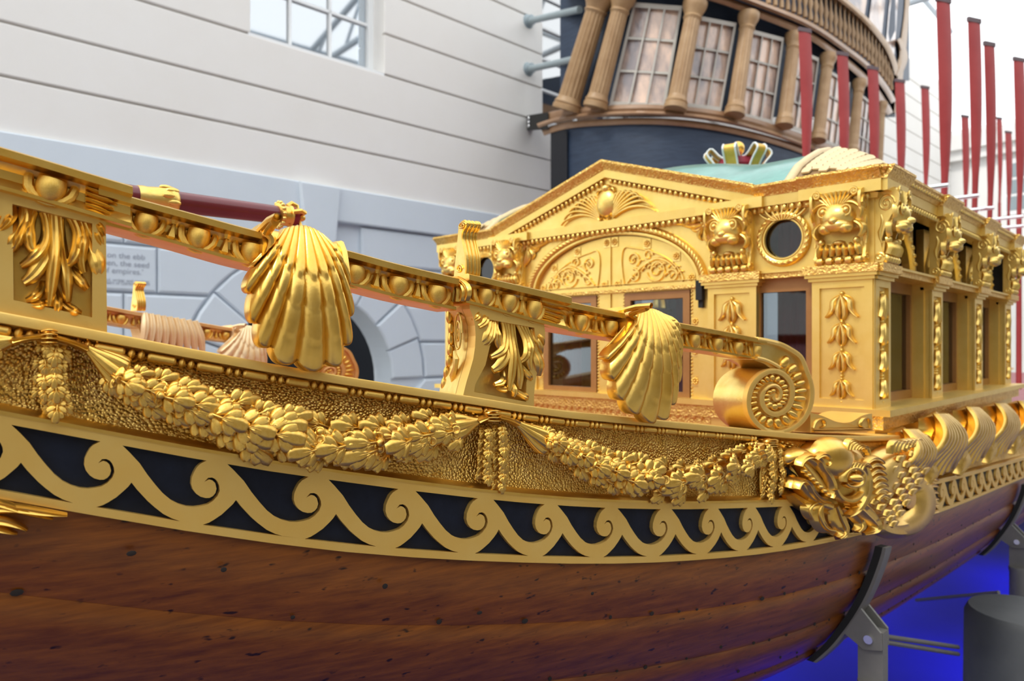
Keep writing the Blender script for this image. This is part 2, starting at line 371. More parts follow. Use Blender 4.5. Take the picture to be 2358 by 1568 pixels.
# grey fascia band, keystone, rusticated blocks and voussoirs
block('fascia_band', rectp(A0, A1, 1.37, 1.745), .10, GREYB, .012)
block('keystone', [(AC-.12, AH+AR+.02), (AC+.12, AH+AR+.02), (AC+.24, 1.73), (AC-.24, 1.73)], .16, GREYB, .012)
RR = AR+.46; rows = [1.355, .92, .48, .04, -.40, -.84, -1.28]
for r in range(len(rows)-1):
    h1, h0 = rows[r]-.012, rows[r+1]+.012
    for side in (-1, 1):
        def xe(h):
            d = h-AH
            return AR+.03 if d <= -.2 and h < -.4 else math.sqrt(max(RR*RR-max(d, 0)**2, .3))+.012
        n = 5 if h1 > AH else 2
        edge = [(xe(lerp(h0, h1, k/(n-1))), lerp(h0, h1, k/(n-1))) for k in range(n)]
        x = 1.9+(.45 if r % 2 else 0)
        if side < 0 and r == 1: x = AC-wa(360)
        poly = edge+[(x, h1), (x, h0)]
        block('ashlar_block', [(AC+side*p[0], p[1]) for p in poly], .055, GREYB, .022)
        while x < 9 and (side > 0 or AC-x > A0):
            block('ashlar_block', rectp(AC+side*(x+.012), AC+side*(x+.95), h0, h1) if side > 0 else rectp(AC-(x+.95), AC-(x+.012), h0, h1), .055, GREYB, .022); x += .962
for k in range(9):
    a0 = math.pi*k/9+.008; a1 = math.pi*(k+1)/9-.008
    poly = [(AC-math.cos(a)*AR, AH+math.sin(a)*AR) for a in (a0, (a0+a1)/2, a1)]+[(AC-math.cos(a)*(RR-.01), AH+math.sin(a)*(RR-.01)) for a in (a1, (a0+a1)/2, a0)]
    block('voussoir', poly, .075 if k % 2 else .055, GREYB, .02)
# sash windows of the court wall
def sash(name, a0, a1, h0, h1, rec, cols, rows_):
    root = thing(name, tuple(mw((a0+a1)/2, h0, -rec)), 'x', 'window'); del root['label']; del root['category']; root['kind'] = 'structure'
    fw = .07; f = MB()
    for (x0, x1, y0, y1) in ((a0, a0+fw, h0, h1), (a1-fw, a1, h0, h1), (a0, a1, h0, h0+fw), (a0, a1, h1-fw, h1)): slab(f, mw, rectp(x0, x1, y0, y1), -rec-.06, -rec+.03)
    f.build('window_frame', WHITEP, root, smooth=False)
    s = MB(); slab(s, mw, rectp(a0-.02, a1+.0, h0-.03, h0+.015), -rec, .045); s.build('window_sill', WHITEP, root, smooth=False)
    gw = (a1-a0-2*fw)/cols; gh = (h1-h0-2*fw)/rows_
    for c in range(1, cols):
        g = MB(); x = a0+fw+gw*c; slab(g, mw, rectp(x-.015, x+.015, h0+fw, h1-fw), -rec-.04, -rec+.01); g.build('glazing_bar', WHITEP, root, smooth=False)
    for r in range(1, rows_):
        g = MB(); y = h0+fw+gh*r; slab(g, mw, rectp(a0+fw, a1-fw, y-.015, y+.015), -rec-.04, -rec+.01); g.build('glazing_bar', WHITEP, root, smooth=False)
    for c in range(cols):
        for r in range(rows_):
            g = MB(); x = a0+fw+gw*c; y = h0+fw+gh*r
            slab(g, mw, rectp(x+.012, x+gw-.012, y+.012, y+gh-.012), -rec-.03, -rec-.022); g.build('pane', PANEW, root, smooth=False)
    g = MB(); slab(g, mw, rectp(a0+.02, a1-.02, h0, h1), -rec-.32, -rec-.3); g.build('blind_behind_glass', GREYB, root, smooth=False)
    return root
sash('window_1', win[0][0]+.0, win[0][1], 3.17, 5.6, .22, 3, 4)
sash('window_2', win[1][0], win[1][1], 3.2, 5.6, .12, 2, 5)
# the other walls of the court
DIMW = mat('dimmed_court_wall', (.27, .24, .20), .8)  # dimness of this unseen side is put into the wall colour
xe = mw(A1, 0).x; ye = mw(A1, 0).y
p0 = mw(A1, 0); nx = Vector((wdir.y, -wdir.x, 0))
b = MB(); c = p0+nx*8+wdir*.2; c.z = HTOP/2+.6
b.box((c.x, c.y, 3.9), nx*8.2, wdir*.2, Vector((0, 0, 4.45))); wf = b.build('wall_far', FARW, smooth=False, kind='structure')
for dd, zz, hh in ((.35, 7.9, .25), (.22, 7.5, .16), (.16, 4.2, .12)):
    b = MB(); q = p0+nx*8-wdir*dd*.5; b.box((q.x, q.y, zz), nx*8, wdir*dd*.5, Vector((0, 0, hh))); b.build('cornice_moulding', FARW, wf, smooth=False)
for k in range(4):
    q = p0+nx*(2.1+k*2.8)-wdir*.02
    b = MB(); b.box((q.x, q.y, 6.3), nx*.62, wdir*.05, Vector((0, 0, .85))); f_ = b.build('window_surround', WHITEP, wf, smooth=False)
    b = MB()
    for i in range(2):
        for j in range(3): qq = q+nx*(-.28+.56*i)-wdir*.05; b.box((qq.x, qq.y, 5.8+j*.5), nx*.24, wdir*.01, Vector((0, 0, .21)))
    b.build('window_panes', PIPE, wf, smooth=False)
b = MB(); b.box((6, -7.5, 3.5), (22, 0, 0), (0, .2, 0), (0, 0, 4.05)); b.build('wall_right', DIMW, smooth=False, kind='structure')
b = MB(); b.box((-11, 1, 3.5), (.2, 0, 0), (0, 9, 0), (0, 0, 4.05)); b.build('wall_back', CREAM, smooth=False, kind='structure')
# steel roof trusses under the glazing
STR = mat('roof_steel', (.42, .47, .52), .5)
for k in range(7):
    x = -8+k*4.6
    t = thing('roof_truss', (x, 0, 10), ['nearest to stern', 'second', 'third', 'fourth', 'fifth', 'sixth', 'farthest'][k]+' white steel truss of the glazed roof overhead', 'truss', 'roof trusses')
    b = MB(); b.tube([(x, -8, 10), (x, 12, 10)], .09, 8); b.build('bottom_chord', STR, t)
    b = MB(); b.tube([(x, -8, 10.2), (x, 2, 12.2), (x, 12, 10.2)], .09, 8); b.build('top_chord', STR, t)
    for j in range(8):
        y = -6+j*2.2; b = MB(); b.tube([(x, y, 10), (x, y+1.1, 10.2+2*(1-abs(y+1.1-2)/10))], .05, 6); b.build('strut', STR, t)
for k in range(5):
    y = -6+k*4
    b = MB(); b.tube([(-10, y, 10.25+2*(1-abs(y-2)/10)), (26, y, 10.25+2*(1-abs(y-2)/10))], .07, 8); o = b.build('roof_purlin', STR)
    o['label'] = ['lowest roof purlin on the right', 'roof purlin between right eaves and ridge', 'ridge purlin of the glazed roof', 'roof purlin between ridge and left eaves', 'lowest roof purlin above the left wall'][k]; o['category'] = 'roof beam'; o['group'] = 'roof purlins'
# wall text on the ashlar block
def text(s, size, m, root, fn, name='text_line', align='RIGHT'):
    cu = bpy.data.curves.new('t', 'FONT'); cu.body = s; cu.size = size; cu.align_x = align; cu.extrude = .001
    to = bpy.data.objects.new('t', cu); COL.objects.link(to); dg = bpy.context.evaluated_depsgraph_get(); dg.update()
    me = bpy.data.meshes.new_from_object(to.evaluated_get(dg)); bpy.data.objects.remove(to)
    for v in me.vertices: v.co = fn(*v.co)
    me.materials.clear(); me.materials.append(m); return put(name, me, root)
wt = thing('wall_text', tuple(mw(wa(290), .6, .05)), 'grey quotation lettered on the pale blue ashlar block beside the arch', 'lettering')
for s_, px, py, sz in (('What greatness had not floated on the ebb', 330, 600, .072), ('The dreams of men, the seed', 340, 618, .072), ('of commonwealths, the germs of empires.\u2019', 326, 634, .072), ('Joseph Conrad, writer and mariner', 340, 653, .04), ('from Heart of Darkness 1899', 341, 659.5, .04)):
    a_, h_ = wa(px), wh(px, py)
    text(s_, sz, SIGNT, wt, lambda x, y, z, a_=a_, h_=h_: mw(a_+x, h_+y, .058+z*.3))
# display bed below the hull, blue light partly put into its colour
b = MB(); b.box((7.2, 1.5, ZF+.03), (9.4, 0, 0), (0, 2.6, 0), (0, 0, .03)); o = b.build('display_bed', FLOORM, smooth=False); o['label'] = 'low dark display bed tinted and lit blue beneath the barge'; o['category'] = 'platform'
for k, (x, y) in enumerate(((2.6, 1.5), (3.6, 1.1), (4.4, 2.4), (5.2, 1.0), (6.2, 2.2), (7.4, 1.2), (9.0, 2.4))):
    l_ = lamp('blue_floodlight', 'SPOT', (x, y, .10), 32, (.0, .0, 1.0), .10, target=(x, y, ZF)); l_.data.spot_size = R_(150); l_.data.spot_blend = .6; l_.data.shadow_soft_size = .08
# ------------------------------------------------------------------ the barge
BARGE = thing('royal_barge', (2.5, YC, .45), 'long gilded state barge with carved cabin and varnished wooden hull', 'barge')
tG = track([(-300, 650), (-100, 697), (0, 720), (245, 765), (500, 815), (800, 868), (1053, 908), (1240, 938), (1500, 966), (1700, 985), (1870, 1000), (2000, 1003), (2358, 978), (2700, 930)])
tT = track([(-300, 890), (-100, 932), (0, 951), (250, 998), (596, 1060), (800, 1090), (1050, 1123), (1200, 1139), (1368, 1151), (1527, 1156), (1718, 1154), (1800, 1152), (1950, 1138), (2136, 1108), (2317, 1063), (2500, 1010), (2700, 940)])
tB = track([(-300, 1090), (-100, 1125), (0, 1144), (175, 1175), (500, 1229), (800, 1267), (1050, 1285), (1200, 1291), (1368, 1294), (1591, 1286), (1800, 1264), (2010, 1219), (2130, 1186), (2358, 1096), (2500, 1038), (2700, 955)])
SL = [S(-330)+(S(2690)-S(-330))*k/150 for k in range(151)]
def zs(tr): 
    def f(s): px = PXs(s); return CAMZ+(HY-tr(px))/FPX*DZ(s)
    return f
zG, zT_, zB_ = zs(tG), zs(tT), zs(tB)
# smooth heights along the length (fixes the far end where pixels crowd)
def fitz(f):
    ss = np.array(SL); zz = np.array([f(s) for s in ss]); i = np.searchsorted(ss, S(2330)); 
    k = (zz[i]-zz[i-12])/(ss[i]-ss[i-12]); zz[i:] = zz[i]+k*(ss[i:]-ss[i])*np.exp(-(ss[i:]-ss[i])*.25)
    return lambda s: float(np.interp(s, ss, zz))
zG, zT_, zB_ = fitz(zG), fitz(zT_), fitz(zB_)
def strip(name, m, parent, prof, s0=None, s1=None, n=151, cap=True):
    """long moulding: prof(s) -> closed list of (off, z)"""
    s0 = SL[0] if s0 is None else s0; s1 = SL[-1] if s1 is None else s1; b = MB(); k = None
    for i in range(n):
        s = lerp(s0, s1, i/(n-1)); pr = prof(s); k = len(pr)
        b.v += [tuple(HS(s, z, o)) for o, z in pr]
    b.f += [(i*k+j, i*k+(j+1) % k, (i+1)*k+(j+1) % k, (i+1)*k+j) for i in range(n-1) for j in range(k)]
    if cap: b.f += [tuple(range(k)), tuple((n-1)*k+j for j in range(k-1, -1, -1))]
    return b.build(name, m, parent, angle=35)
fr = strip('frieze', GOLDS, BARGE, lambda s: [(-.02, zT_(s)-.02), (.0, zT_(s)-.01), (-.0, zT_(s)+.006), (-.007, zT_(s)+.016), (-.009, lerp(zT_(s), zG(s), .5)), (-.007, zG(s)-.02), (-.02, zG(s)-.01)])
gw = strip('gunwale', GOLDF, BARGE, lambda s: [(-.075, zG(s)), (.011, zG(s)), (.012, zG(s)-.002), (.012, zG(s)-.0115), (.006, zG(s)-.0125), (-.075, zG(s)-.03)])
strip('frieze_fillet', GOLD, BARGE, lambda s: [(-.01, zT_(s)), (.014, zT_(s)), (.014, zT_(s)+.004), (.007, zT_(s)+.0085), (-.01, zT_(s)+.012)])
# bead and reel under the gunwale
bead = MB(); bead.lathe((0, 0, 0), (1, 0, 0), [(.3, -1), (.78, -.96), (1, -.8), (1, .8), (.78, .96), (.3, 1)], 10); bead_me = bead.mesh('bead', GOLD)
reel = MB(); reel.lathe((0, 0, 0), (1, 0, 0), [(.2, -1), (.7, -.7), (1, 0), (.7, .7), (.2, 1)], 10); reel_me = reel.mesh('reel', GOLD)
s = S(-60); cnt = 0
while s < S(1735):
    px = PXs(s)
    for kind, w in (('bead', .0165), ('reel', .0045), ('reel', .0045)):
        sc = s+w; p, t, n_ = plan(sc); dzd = (zG(sc+.01)-zG(sc-.01))/.02; tt = Vector((t.x, t.y, dzd)).normalized(); up = n_.cross(tt)*-1
        c = HS(sc, zG(sc)-.0195, .004); r = .006 if kind == 'bead' else .0068
        put(kind, bead_me if kind == 'bead' else reel_me, gw, frame(c, tt*w*.98, n_*r, up*r)); s += 2*w+.0012
# wave band: black ground, gilded fretwork
wb = strip('wave_band_ground', BLACKB, BARGE, lambda s: [(-.03, zB_(s)+.004), (.004, zB_(s)+.004), (.004, zT_(s)-.004), (-.03, zT_(s)-.004)])
STARTS = [-235, 26, 279, 518, 749, 948, 1126, 1273, 1411, 1535, 1642, 1728, 1806, 1877, 1940, 1998, 2050, 2095, 2136, 2165, 2190, 2213, 2234, 2254, 2273, 2291, 2308, 2324, 2339, 2353, 2366, 2378]
cell = [(0, 0), (.06, .08), (.153, .22), (.225, .375), (.30, .51), (.37, .62), (.445, .70), (.52, .74), (.60, .755), (.67, .745), (.737, .715), (.80, .675), (.854, .61), (.90, .52), (.922, .43), (.918, .36), (.90, .30), (.876, .262), (.845, .248), (.805, .262), (.766, .335),
        (.815, .285), (.85, .292), (.876, .325), (.89, .41), (.878, .48), (.854, .53), (.82, .568), (.78, .58), (.73, .572), (.69, .54), (.655, .48), (.638, .40), (.643, .30), (.664, .215), (.69, .135), (.725, .07), (.79, .0), (.6, 0), (.4, 0), (.2, 0)]
trig = [(.08, .536), (.13, .63), (.226, .775), (.29, .85), (.37, .93), (.45, .975), (.54, 1.0), (.3, 1.0), (.0, 1.0), (-.25, 1.0), (-.19, .955), (-.14, .90), (-.06, .80), (.007, .69), (.05, .61)]
left = [(-.02, -.13), (-.02, 0), (-.03, .3), (-.035, .5), (-.07, .7), (-.2, .9), (-.3, 1.0), (-.3, 1.13)]
outer = left+[(-.3+k*.125, 1.13) for k in range(1, 8)]+[(x+1, y) for x, y in reversed(left)]+[(.98-k*.125, -.13) for k in range(1, 8)]
for i in range(len(STARTS)-1):
    s0, s1 = S(STARTS[i]), S(STARTS[i+1])
    sp = S(STARTS[i-1]) if i else s0-(s1-s0); sn = S(STARTS[i+2]) if i+2 < len(STARTS) else s1+(s1-s0)
    def mp(u, t, off):
        # unit ends share the neighbours' scale so that the pieces meet
        s = lerp(s0, s1, u) if 0 <= u <= 1 else (s0+u*(s0-sp) if u < 0 else s1+(u-1)*(sn-s1))
        if u < 0: s = lerp(s0, s1, u) if False else s0+u*(s0-sp)
        if .7 < u <= 1 and t > .5: s = lerp(s0, s1, u)
        a, c = zT_(s), zB_(s); return HS(s, a+(c-a)*((t+.13)/1.26), off)
    b = MB(); slab(b, mp, outer, 0, .0125, [cell, trig]); b.build('wave_scroll', GOLDF, wb, smooth=False)
# planked hull below
prof = [(0, .008), (.03, .006), (.10, -.012), (.18, -.042), (.26, -.084), (.34, -.138), (.42, -.22), (.48, -.33), (.53, -.48), (.56, -.75)]
pd = track([(p[0], p[1]) for p in prof])
STR_ = [0, .114, .235, .35, .45, .51, .54, .56]
rn = random.Random(5)
def drop(s): # hull gets shallower towards the stern
    return 1.0
def hullp(s, d, off): # follow the section inward by arc
    o = pd(d); return HS(s, zB_(s)-d, o+off)
for k in range(len(STR_)-1):
    b = MB(); n = 110
    for i in range(n):
        s = lerp(SL[0], SL[-1], i/(n-1)); d0, d1_ = STR_[k]-(.006 if k else .004), STR_[k+1]+.006
        f_ = 1+.10*math.sin((s-SL[0])*.5)
        for (q, off) in (((0, -.006), (.0, .001), (.10, .0085), (.3, .0105), (.65, .007), (1.0, -.001), (1.0, -.010)) if k else ((0, -.012), (0, -.004), (.12, -.001), (.3, .001), (.65, .002), (1.0, -.001), (1.0, -.010))):
            b.v.append(tuple(hullp(s, lerp(d0, d1_, q), off+(.000 if k == 0 else -.001))))
    b.f += [(i*7+j, i*7+(j+1) % 7, (i+1)*7+(j+1) % 7, (i+1)*7+j) for i in range(n-1) for j in range(7)]
    pl = b.build('hull_planking', WOOD, BARGE, angle=40) if k == 0 else b.build('hull_plank', WOOD, HULL, angle=40)
    if k == 0: HULL = pl
nl = MB(); nl.lathe((0, 0, 0), (0, 0, 1), [(1, -.3), (1, .15), (.7, .3)], 8); NAILM = nl.mesh('nail_head', NAIL)
for k in range(1, 5):
    s = S(-40)+.03*k
    while s < S(2300):
        d = STR_[k]-.010+rn.uniform(-.004, .002) if rn.random() < .75 else lerp(STR_[k-1], STR_[k], rn.uniform(.3, .8))
        q = lerp(0, 1, min(1, (d-STR_[k-1])/(STR_[k]-STR_[k-1]))); p = hullp(s, d, float(np.interp(q, [0, .3, .65, 1], [.011, .0125, .009, .0015]))); n_ = (p-hullp(s, d, -.1)).normalized(); e = plan(s)[1]; r = rn.uniform(.0022, .0042)
        put('nail_head', NAILM, HULL, frame(p, e*r*rn.uniform(1, 1.8), n_.cross(e)*r, n_*.002)); s += rn.uniform(.05, .13)
# far half of the hull, deck and port gunwale
def mstrip(name, m, parent, prof, n=90, s0=None, s1=None):
    b = MB(); k = 0; s0 = SL[0] if s0 is None else s0; s1 = SL[-1] if s1 is None else s1
    for i in range(n):
        s = lerp(s0, s1, i/(n-1)); pr = prof(s); k = len(pr); b.v += [tuple(mirror(HS(s, z, o))) for o, z in pr]
    b.f += [(i*k+j, (i+1)*k+j, (i+1)*k+(j+1) % k, i*k+(j+1) % k) for i in range(n-1) for j in range(k)]
    b.f += [tuple(range(k)), tuple((n-1)*k+j for j in range(k-1, -1, -1))]
    return b.build(name, m, parent, angle=35)
mstrip('port_topside', GOLD, BARGE, lambda s: [(-.03, zG(s)-.004), (.0, zG(s)-.004), (0, zB_(s)), (-.03, zB_(s))])
mstrip('port_planking', WOOD, BARGE, lambda s: [(-.005, zB_(s)+.01)]+[(o, zB_(s)-d) for d, o in prof[1:]]+[(o-.02, zB_(s)-d+.02) for d, o in reversed(prof[1:])])
mstrip('port_gunwale', GOLDO, BARGE, lambda s: [(-.075, zG(s)), (.011, zG(s)), (.012, zG(s)-.012), (-.075, zG(s)-.03)])
b = MB(); n = 60
for i in range(n):
    s = lerp(SL[0], SL[-1], i/(n-1)); p = HS(s, lerp(zG(s), zT_(s), .55), -.03); q = mirror(p)
    b.v += [tuple(p), tuple(q), (q.x, q.y, q.z-.02), (p.x, p.y, p.z-.02)]
b.f += [(i*4+j, i*4+(j+1) % 4, (i+1)*4+(j+1) % 4, (i+1)*4+j) for i in range(n-1) for j in range(4)]
b.build('deck', PINKD, BARGE, smooth=False)
# stern transom closing the after end
b = MB(); s = SL[0]; ring = [HS(s, zG(s), 0)]+[HS(s, zB_(s)-d, o) for d, o in prof]; ring += [mirror(p) for p in reversed(ring)]
b.add(ring, [tuple(range(len(ring)))]); b.build('stern_transom', WOOD, BARGE)
# carved leaf spray on the planking at lower left
b = MB()
for pts, w in (([(-60, 1172), (20, 1162), (100, 1172), (152, 1178)], [10, 13, 13, 10, 5]), ([(-60, 1150), (0, 1152), (60, 1170), (120, 1186)], [8, 11, 11, 8, 4]), ([(-60, 1195), (0, 1190), (40, 1200), (62, 1212)], [12, 14, 13, 10, 5]), ([(-80, 1215), (-20, 1206), (20, 1214), (40, 1220)], [10, 12, 11, 8, 4])):
    plume(b, mh, pts, w, .008, .012, 16, .25, False, [.004, .01, .006])
b.build('stern_leaf_carving', GOLD, BARGE)
# ------------------------------------------------------------------ carved scroll rails, shells and volutes
rTop = track([(220, 431), (302, 455), (450, 495), (600, 535), (780, 573), (900, 605), (1035, 637), (1300, 693), (1420, 718), (1530, 738), (1650, 760), (1760, 782)])
rBot = track([(220, 513), (400, 562), (550, 605), (785, 652), (900, 683), (1035, 712), (1245, 752), (1391, 777), (1530, 797), (1650, 813), (1760, 831)])
kTop = track([(-300, 262), (-100, 318), (0, 346), (100, 375), (200, 405), (302, 435)])
kBot = track([(-300, 360), (-100, 416), (0, 442), (125, 477), (245, 512), (302, 528)])
bTop = track([(1045, 628), (1098, 640), (1200, 663), (1297, 685)])
bBot = track([(1045, 695), (1098, 708), (1200, 737), (1297, 762)])
egg = MB(); egg.ball((0, 0, 0), (1, 0, 0), (0, 1, 0), (0, 0, 1), 14, 10)
egg.v = [(x*(1-.16*z*(-1)) if z < 0 else x, y, z if z < .55 else .55) for x, y, z in egg.v]; egg_me = egg.mesh('egg', GOLD)
rim = MB(); rim.tube([(1.38*math.cos(a), .05+.55*(1-abs(math.cos(a))), 1.30*math.sin(a)+.1 if a < 0 else .75*a/.6) for a in [R_(t) for t in range(-212, 33, 14)]] if False else [(-1.32, -.1, .6), (-1.36, .1, .2), (-1.25, .2, -.35), (-.9, .3, -.85), (-.4, .35, -1.15), (0, .35, -1.22), (.4, .35, -1.15), (.9, .3, -.85), (1.25, .2, -.35), (1.36, .1, .2), (1.32, -.1, .6)], [.2]+[.33]*9+[.2], 8); rim_me = rim.mesh('egg_rim', GOLD)
dart = MB(); dart.tube([(0, .1, .95), (0, .2, .45)], [.42, .24], 6); dart.tube([(0, .25, .45), (0, .3, 0), (0, .25, -.6), (0, .1, -1.05)], [.12, .26, .5, .08], 5); dart_me = dart.mesh('dart', GOLD)
def rail(parent, P, G1, top, bot, p0, p1, proud=0.0, eggs=(), deep=.06, n=40, scale=1.0, name='rail_moulding'):
    sg = []
    b = MB(); k = 0
    for i in range(n):
        s = lerp(S(p0), S(p1), i/(n-1)); px = PXs(s); zt = CAMZ+(HY-top(px))/FPX*DZ(s); zb = CAMZ+(HY-bot(px))/FPX*DZ(s); H = zt-zb
        pr = [(-deep, zt-.002), (.006+proud, zt), (.010+proud, zt-.002), (.010+proud, zt-.22*H), (.004+proud, zt-.25*H), (-.006+proud, zt-.28*H), (-.012+proud, zt-.45*H), (-.012+proud, zt-.66*H), (-.006+proud, zt-.86*H), (.001+proud, zt-.89*H), (.001+proud, zt-.98*H), (-.002+proud, zt-H), (-deep, zt-H)]
        k = len(pr); b.v += [tuple(P(s, z, o)) for o, z in pr]
    b.f += [(i*k+j, i*k+(j+1) % k, (i+1)*k+(j+1) % k, (i+1)*k+j) for i in range(n-1) for j in range(k)]+[tuple(range(k)), tuple((n-1)*k+j for j in range(k-1, -1, -1))]
    ro = b.build(name, G1, parent, angle=30)
    for q, ex in enumerate(eggs):
        s = S(ex); zt = CAMZ+(HY-top(ex))/FPX*DZ(s); zb = CAMZ+(HY-bot(ex))/FPX*DZ(s); H = zt-zb
        def fr_(s, f, off, sx, sz, sy):
            px = PXs(s); a = CAMZ+(HY-top(px))/FPX*DZ(s); c_ = CAMZ+(HY-bot(px))/FPX*DZ(s)
            c = P(s, lerp(a, c_, f), off); c2 = P(s+.01, lerp(CAMZ+(HY-top(PXs(s+.01)))/FPX*DZ(s+.01), CAMZ+(HY-bot(PXs(s+.01)))/FPX*DZ(s+.01), f), off)
            t = (c2-c).normalized(); o_ = (P(s, 1.5, .1)-P(s, 1.5, 0)).normalized(); o_ = (o_-t*o_.dot(t)).normalized(); u = t.cross(o_); u = u if u.z > 0 else -u
            return frame(c, t*sx, o_*sy, u*sz)
        w = .335*H*scale
        put('egg', egg_me, ro, fr_(s, .57, -.006+proud, w*.98, .40*H, .0145))
        put('egg_rim', rim_me, ro, fr_(s, .56, -.010+proud, w*1.0, .32*H, .013))
        if q+1 < len(eggs) and eggs[q+1]-ex < 190:
            sm = (s+S(eggs[q+1]))/2; put('dart', dart_me, ro, fr_(sm, .56, -.010+proud, w*.9, .34*H, .012))
    return ro
def leaf_wrap(parent, P, top, bot, p0, p1, proud, name='rail_leaf_wrap'):
    b = MB()
    def mp(u, v, off):
        px = lerp(p0, p1, u); s = S(px); return P(s, CAMZ+(HY-lerp(top(px), bot(px), v))/FPX*DZ(s), off+proud)
    for k in range(5):
        y = .32+k*.13
        plume(b, mp, [(.0, .30+.14*k), (.45, .34+.13*k), (.8, y+.02*k), (1.0+.12*(2-k), y+.06)], [.06, .09, .08, .02], .006, -.010, 10, .3)
    b.build(name, GOLD, parent)
eggsA = [-165, 117]
eggsB = [338, 459, 583, 820, 921, 1010]
eggsC = [1110, 1164, 1222]
eggsD = [1341, 1411, 1548, 1602, 1655, 1702, 1745]
# acanthus drawn on a 245 x 260 field, laid wherever it is needed
ACAN = [([(51, 466), (57, 500), (40, 545), (6, 580)], [7, 13, 15, 6]), ([(68, 472), (60, 507), (44, 549), (30, 578)], [6, 9, 9, 4]), ([(82, 478), (67, 530), (70, 565), (82, 585)], [6, 8, 10, 4]),
        ([(99, 485), (107, 542), (92, 578), (48, 612)], [7, 9, 11, 5]), ([(108, 491), (106, 587), (84, 625), (54, 650)], [7, 8, 14, 6]), ([(124, 470), (128, 560), (120, 640), (112, 705)], [9, 11, 11, 6]),
        ([(137, 485), (144, 580), (153, 645), (156, 695)], [7, 8, 11, 6]), ([(150, 480), (180, 535), (174, 585), (154, 612)], [7, 9, 10, 4]), ([(172, 485), (192, 542), (187, 590), (194, 628)], [7, 8, 10, 4]),
        ([(186, 488), (207, 550), (222, 600), (228, 645)], [6, 9, 14, 6]), ([(204, 500), (224, 540), (238, 572)], [4, 8, 5]), ([(210, 498), (228, 520), (240, 545)], [3, 6, 4]), ([(158, 610), (178, 638), (202, 665)], [5, 10, 5]),
        ([(100, 645), (92, 672), (60, 692)], [6, 9, 5]), ([(120, 690), (95, 702), (70, 702)], [5, 8, 5]), ([(140, 690), (160, 710), (188, 722)], [5, 9, 5]), ([(125, 660), (132, 700), (130, 722)], [6, 9, 6]), ([(30, 470), (25, 500), (-2, 530)], [5, 9, 6]), ([(10, 465), (2, 490), (-20, 515)], [5, 8, 6])]
def acanthus(b, mp, h=.022, o0=0.0):
    for k, (pts, w) in enumerate(ACAN): plume(b, mp, pts, [x*1.5 for x in w[:-1]]+[max(w)*1.35, max(w)*.8], [h*.6, h, h*.6], o0, 18, .4, False, [0, .4*h, (1.0+.45*(k % 3))*h, (1.7+.5*(k % 2))*h, (.9+.3*(k % 3))*h])
def upright_scroll(parent, P, p0, p1, y0, y1):
    s0, s1 = S(p0), S(p1); sm = (s0+s1)/2; z0 = CAMZ+(HY-y0)/FPX*DZ(sm); z1 = CAMZ+(HY-y1)/FPX*DZ(sm); H = z1-z0
    prof_ = crom([(.004, 0), (.008, .12), (.007, .35), (.001, .55), (-.004, .72), (.000, .84), (.008, .90), (.009, .96), (.003, 1.0), (-.006, .985), (-.013, .9), (-.016, .75), (-.020, .5), (-.026, .2), (-.028, 0)], 44)
    b = MB(); n = len(prof_)
    for s in (s0, s1): b.v += [tuple(P(s, z0+z*H, o)) for o, z in prof_]
    b.f += [(i, (i+1) % n, n+(i+1) % n, n+i) for i in range(n)]
    for o_ in (0, n):
        b.f += [tuple(o_+i for i in t) for t in tessellate_polygon([[Vector((p[0], p[1]*H, 0)) for p in prof_]])]
    u = b.build('upright_scroll', GOLDC, parent, angle=50)
    for q in (.06, .32, .56, .82, 1.0):
        s = lerp(s0, s1, q if q < 1 else .96); r = MB(); r.tube([P(s, z0+z*H, o) for o, z in prof_[:28]], .0022, 6); r.build('flute', GOLD, u)
    e = MB(); e.tube([P(s0-.0008, z0+H*(.92+.06*(1-k/26)*math.sin(k*.5)), -.001+.012*(1-k/26)*math.cos(k*.5)) for k in range(24)], .0014, 6); e.build('side_coil', GOLDC, u)
    e = MB(); e.tube([P(s0-.0008, z0+H*(.16+.08*(1-k/26)*math.sin(k*.5)), -.009+.010*(1-k/26)*math.cos(k*.5)) for k in range(24)], .0013, 6); e.build('side_coil', GOLDC, u)
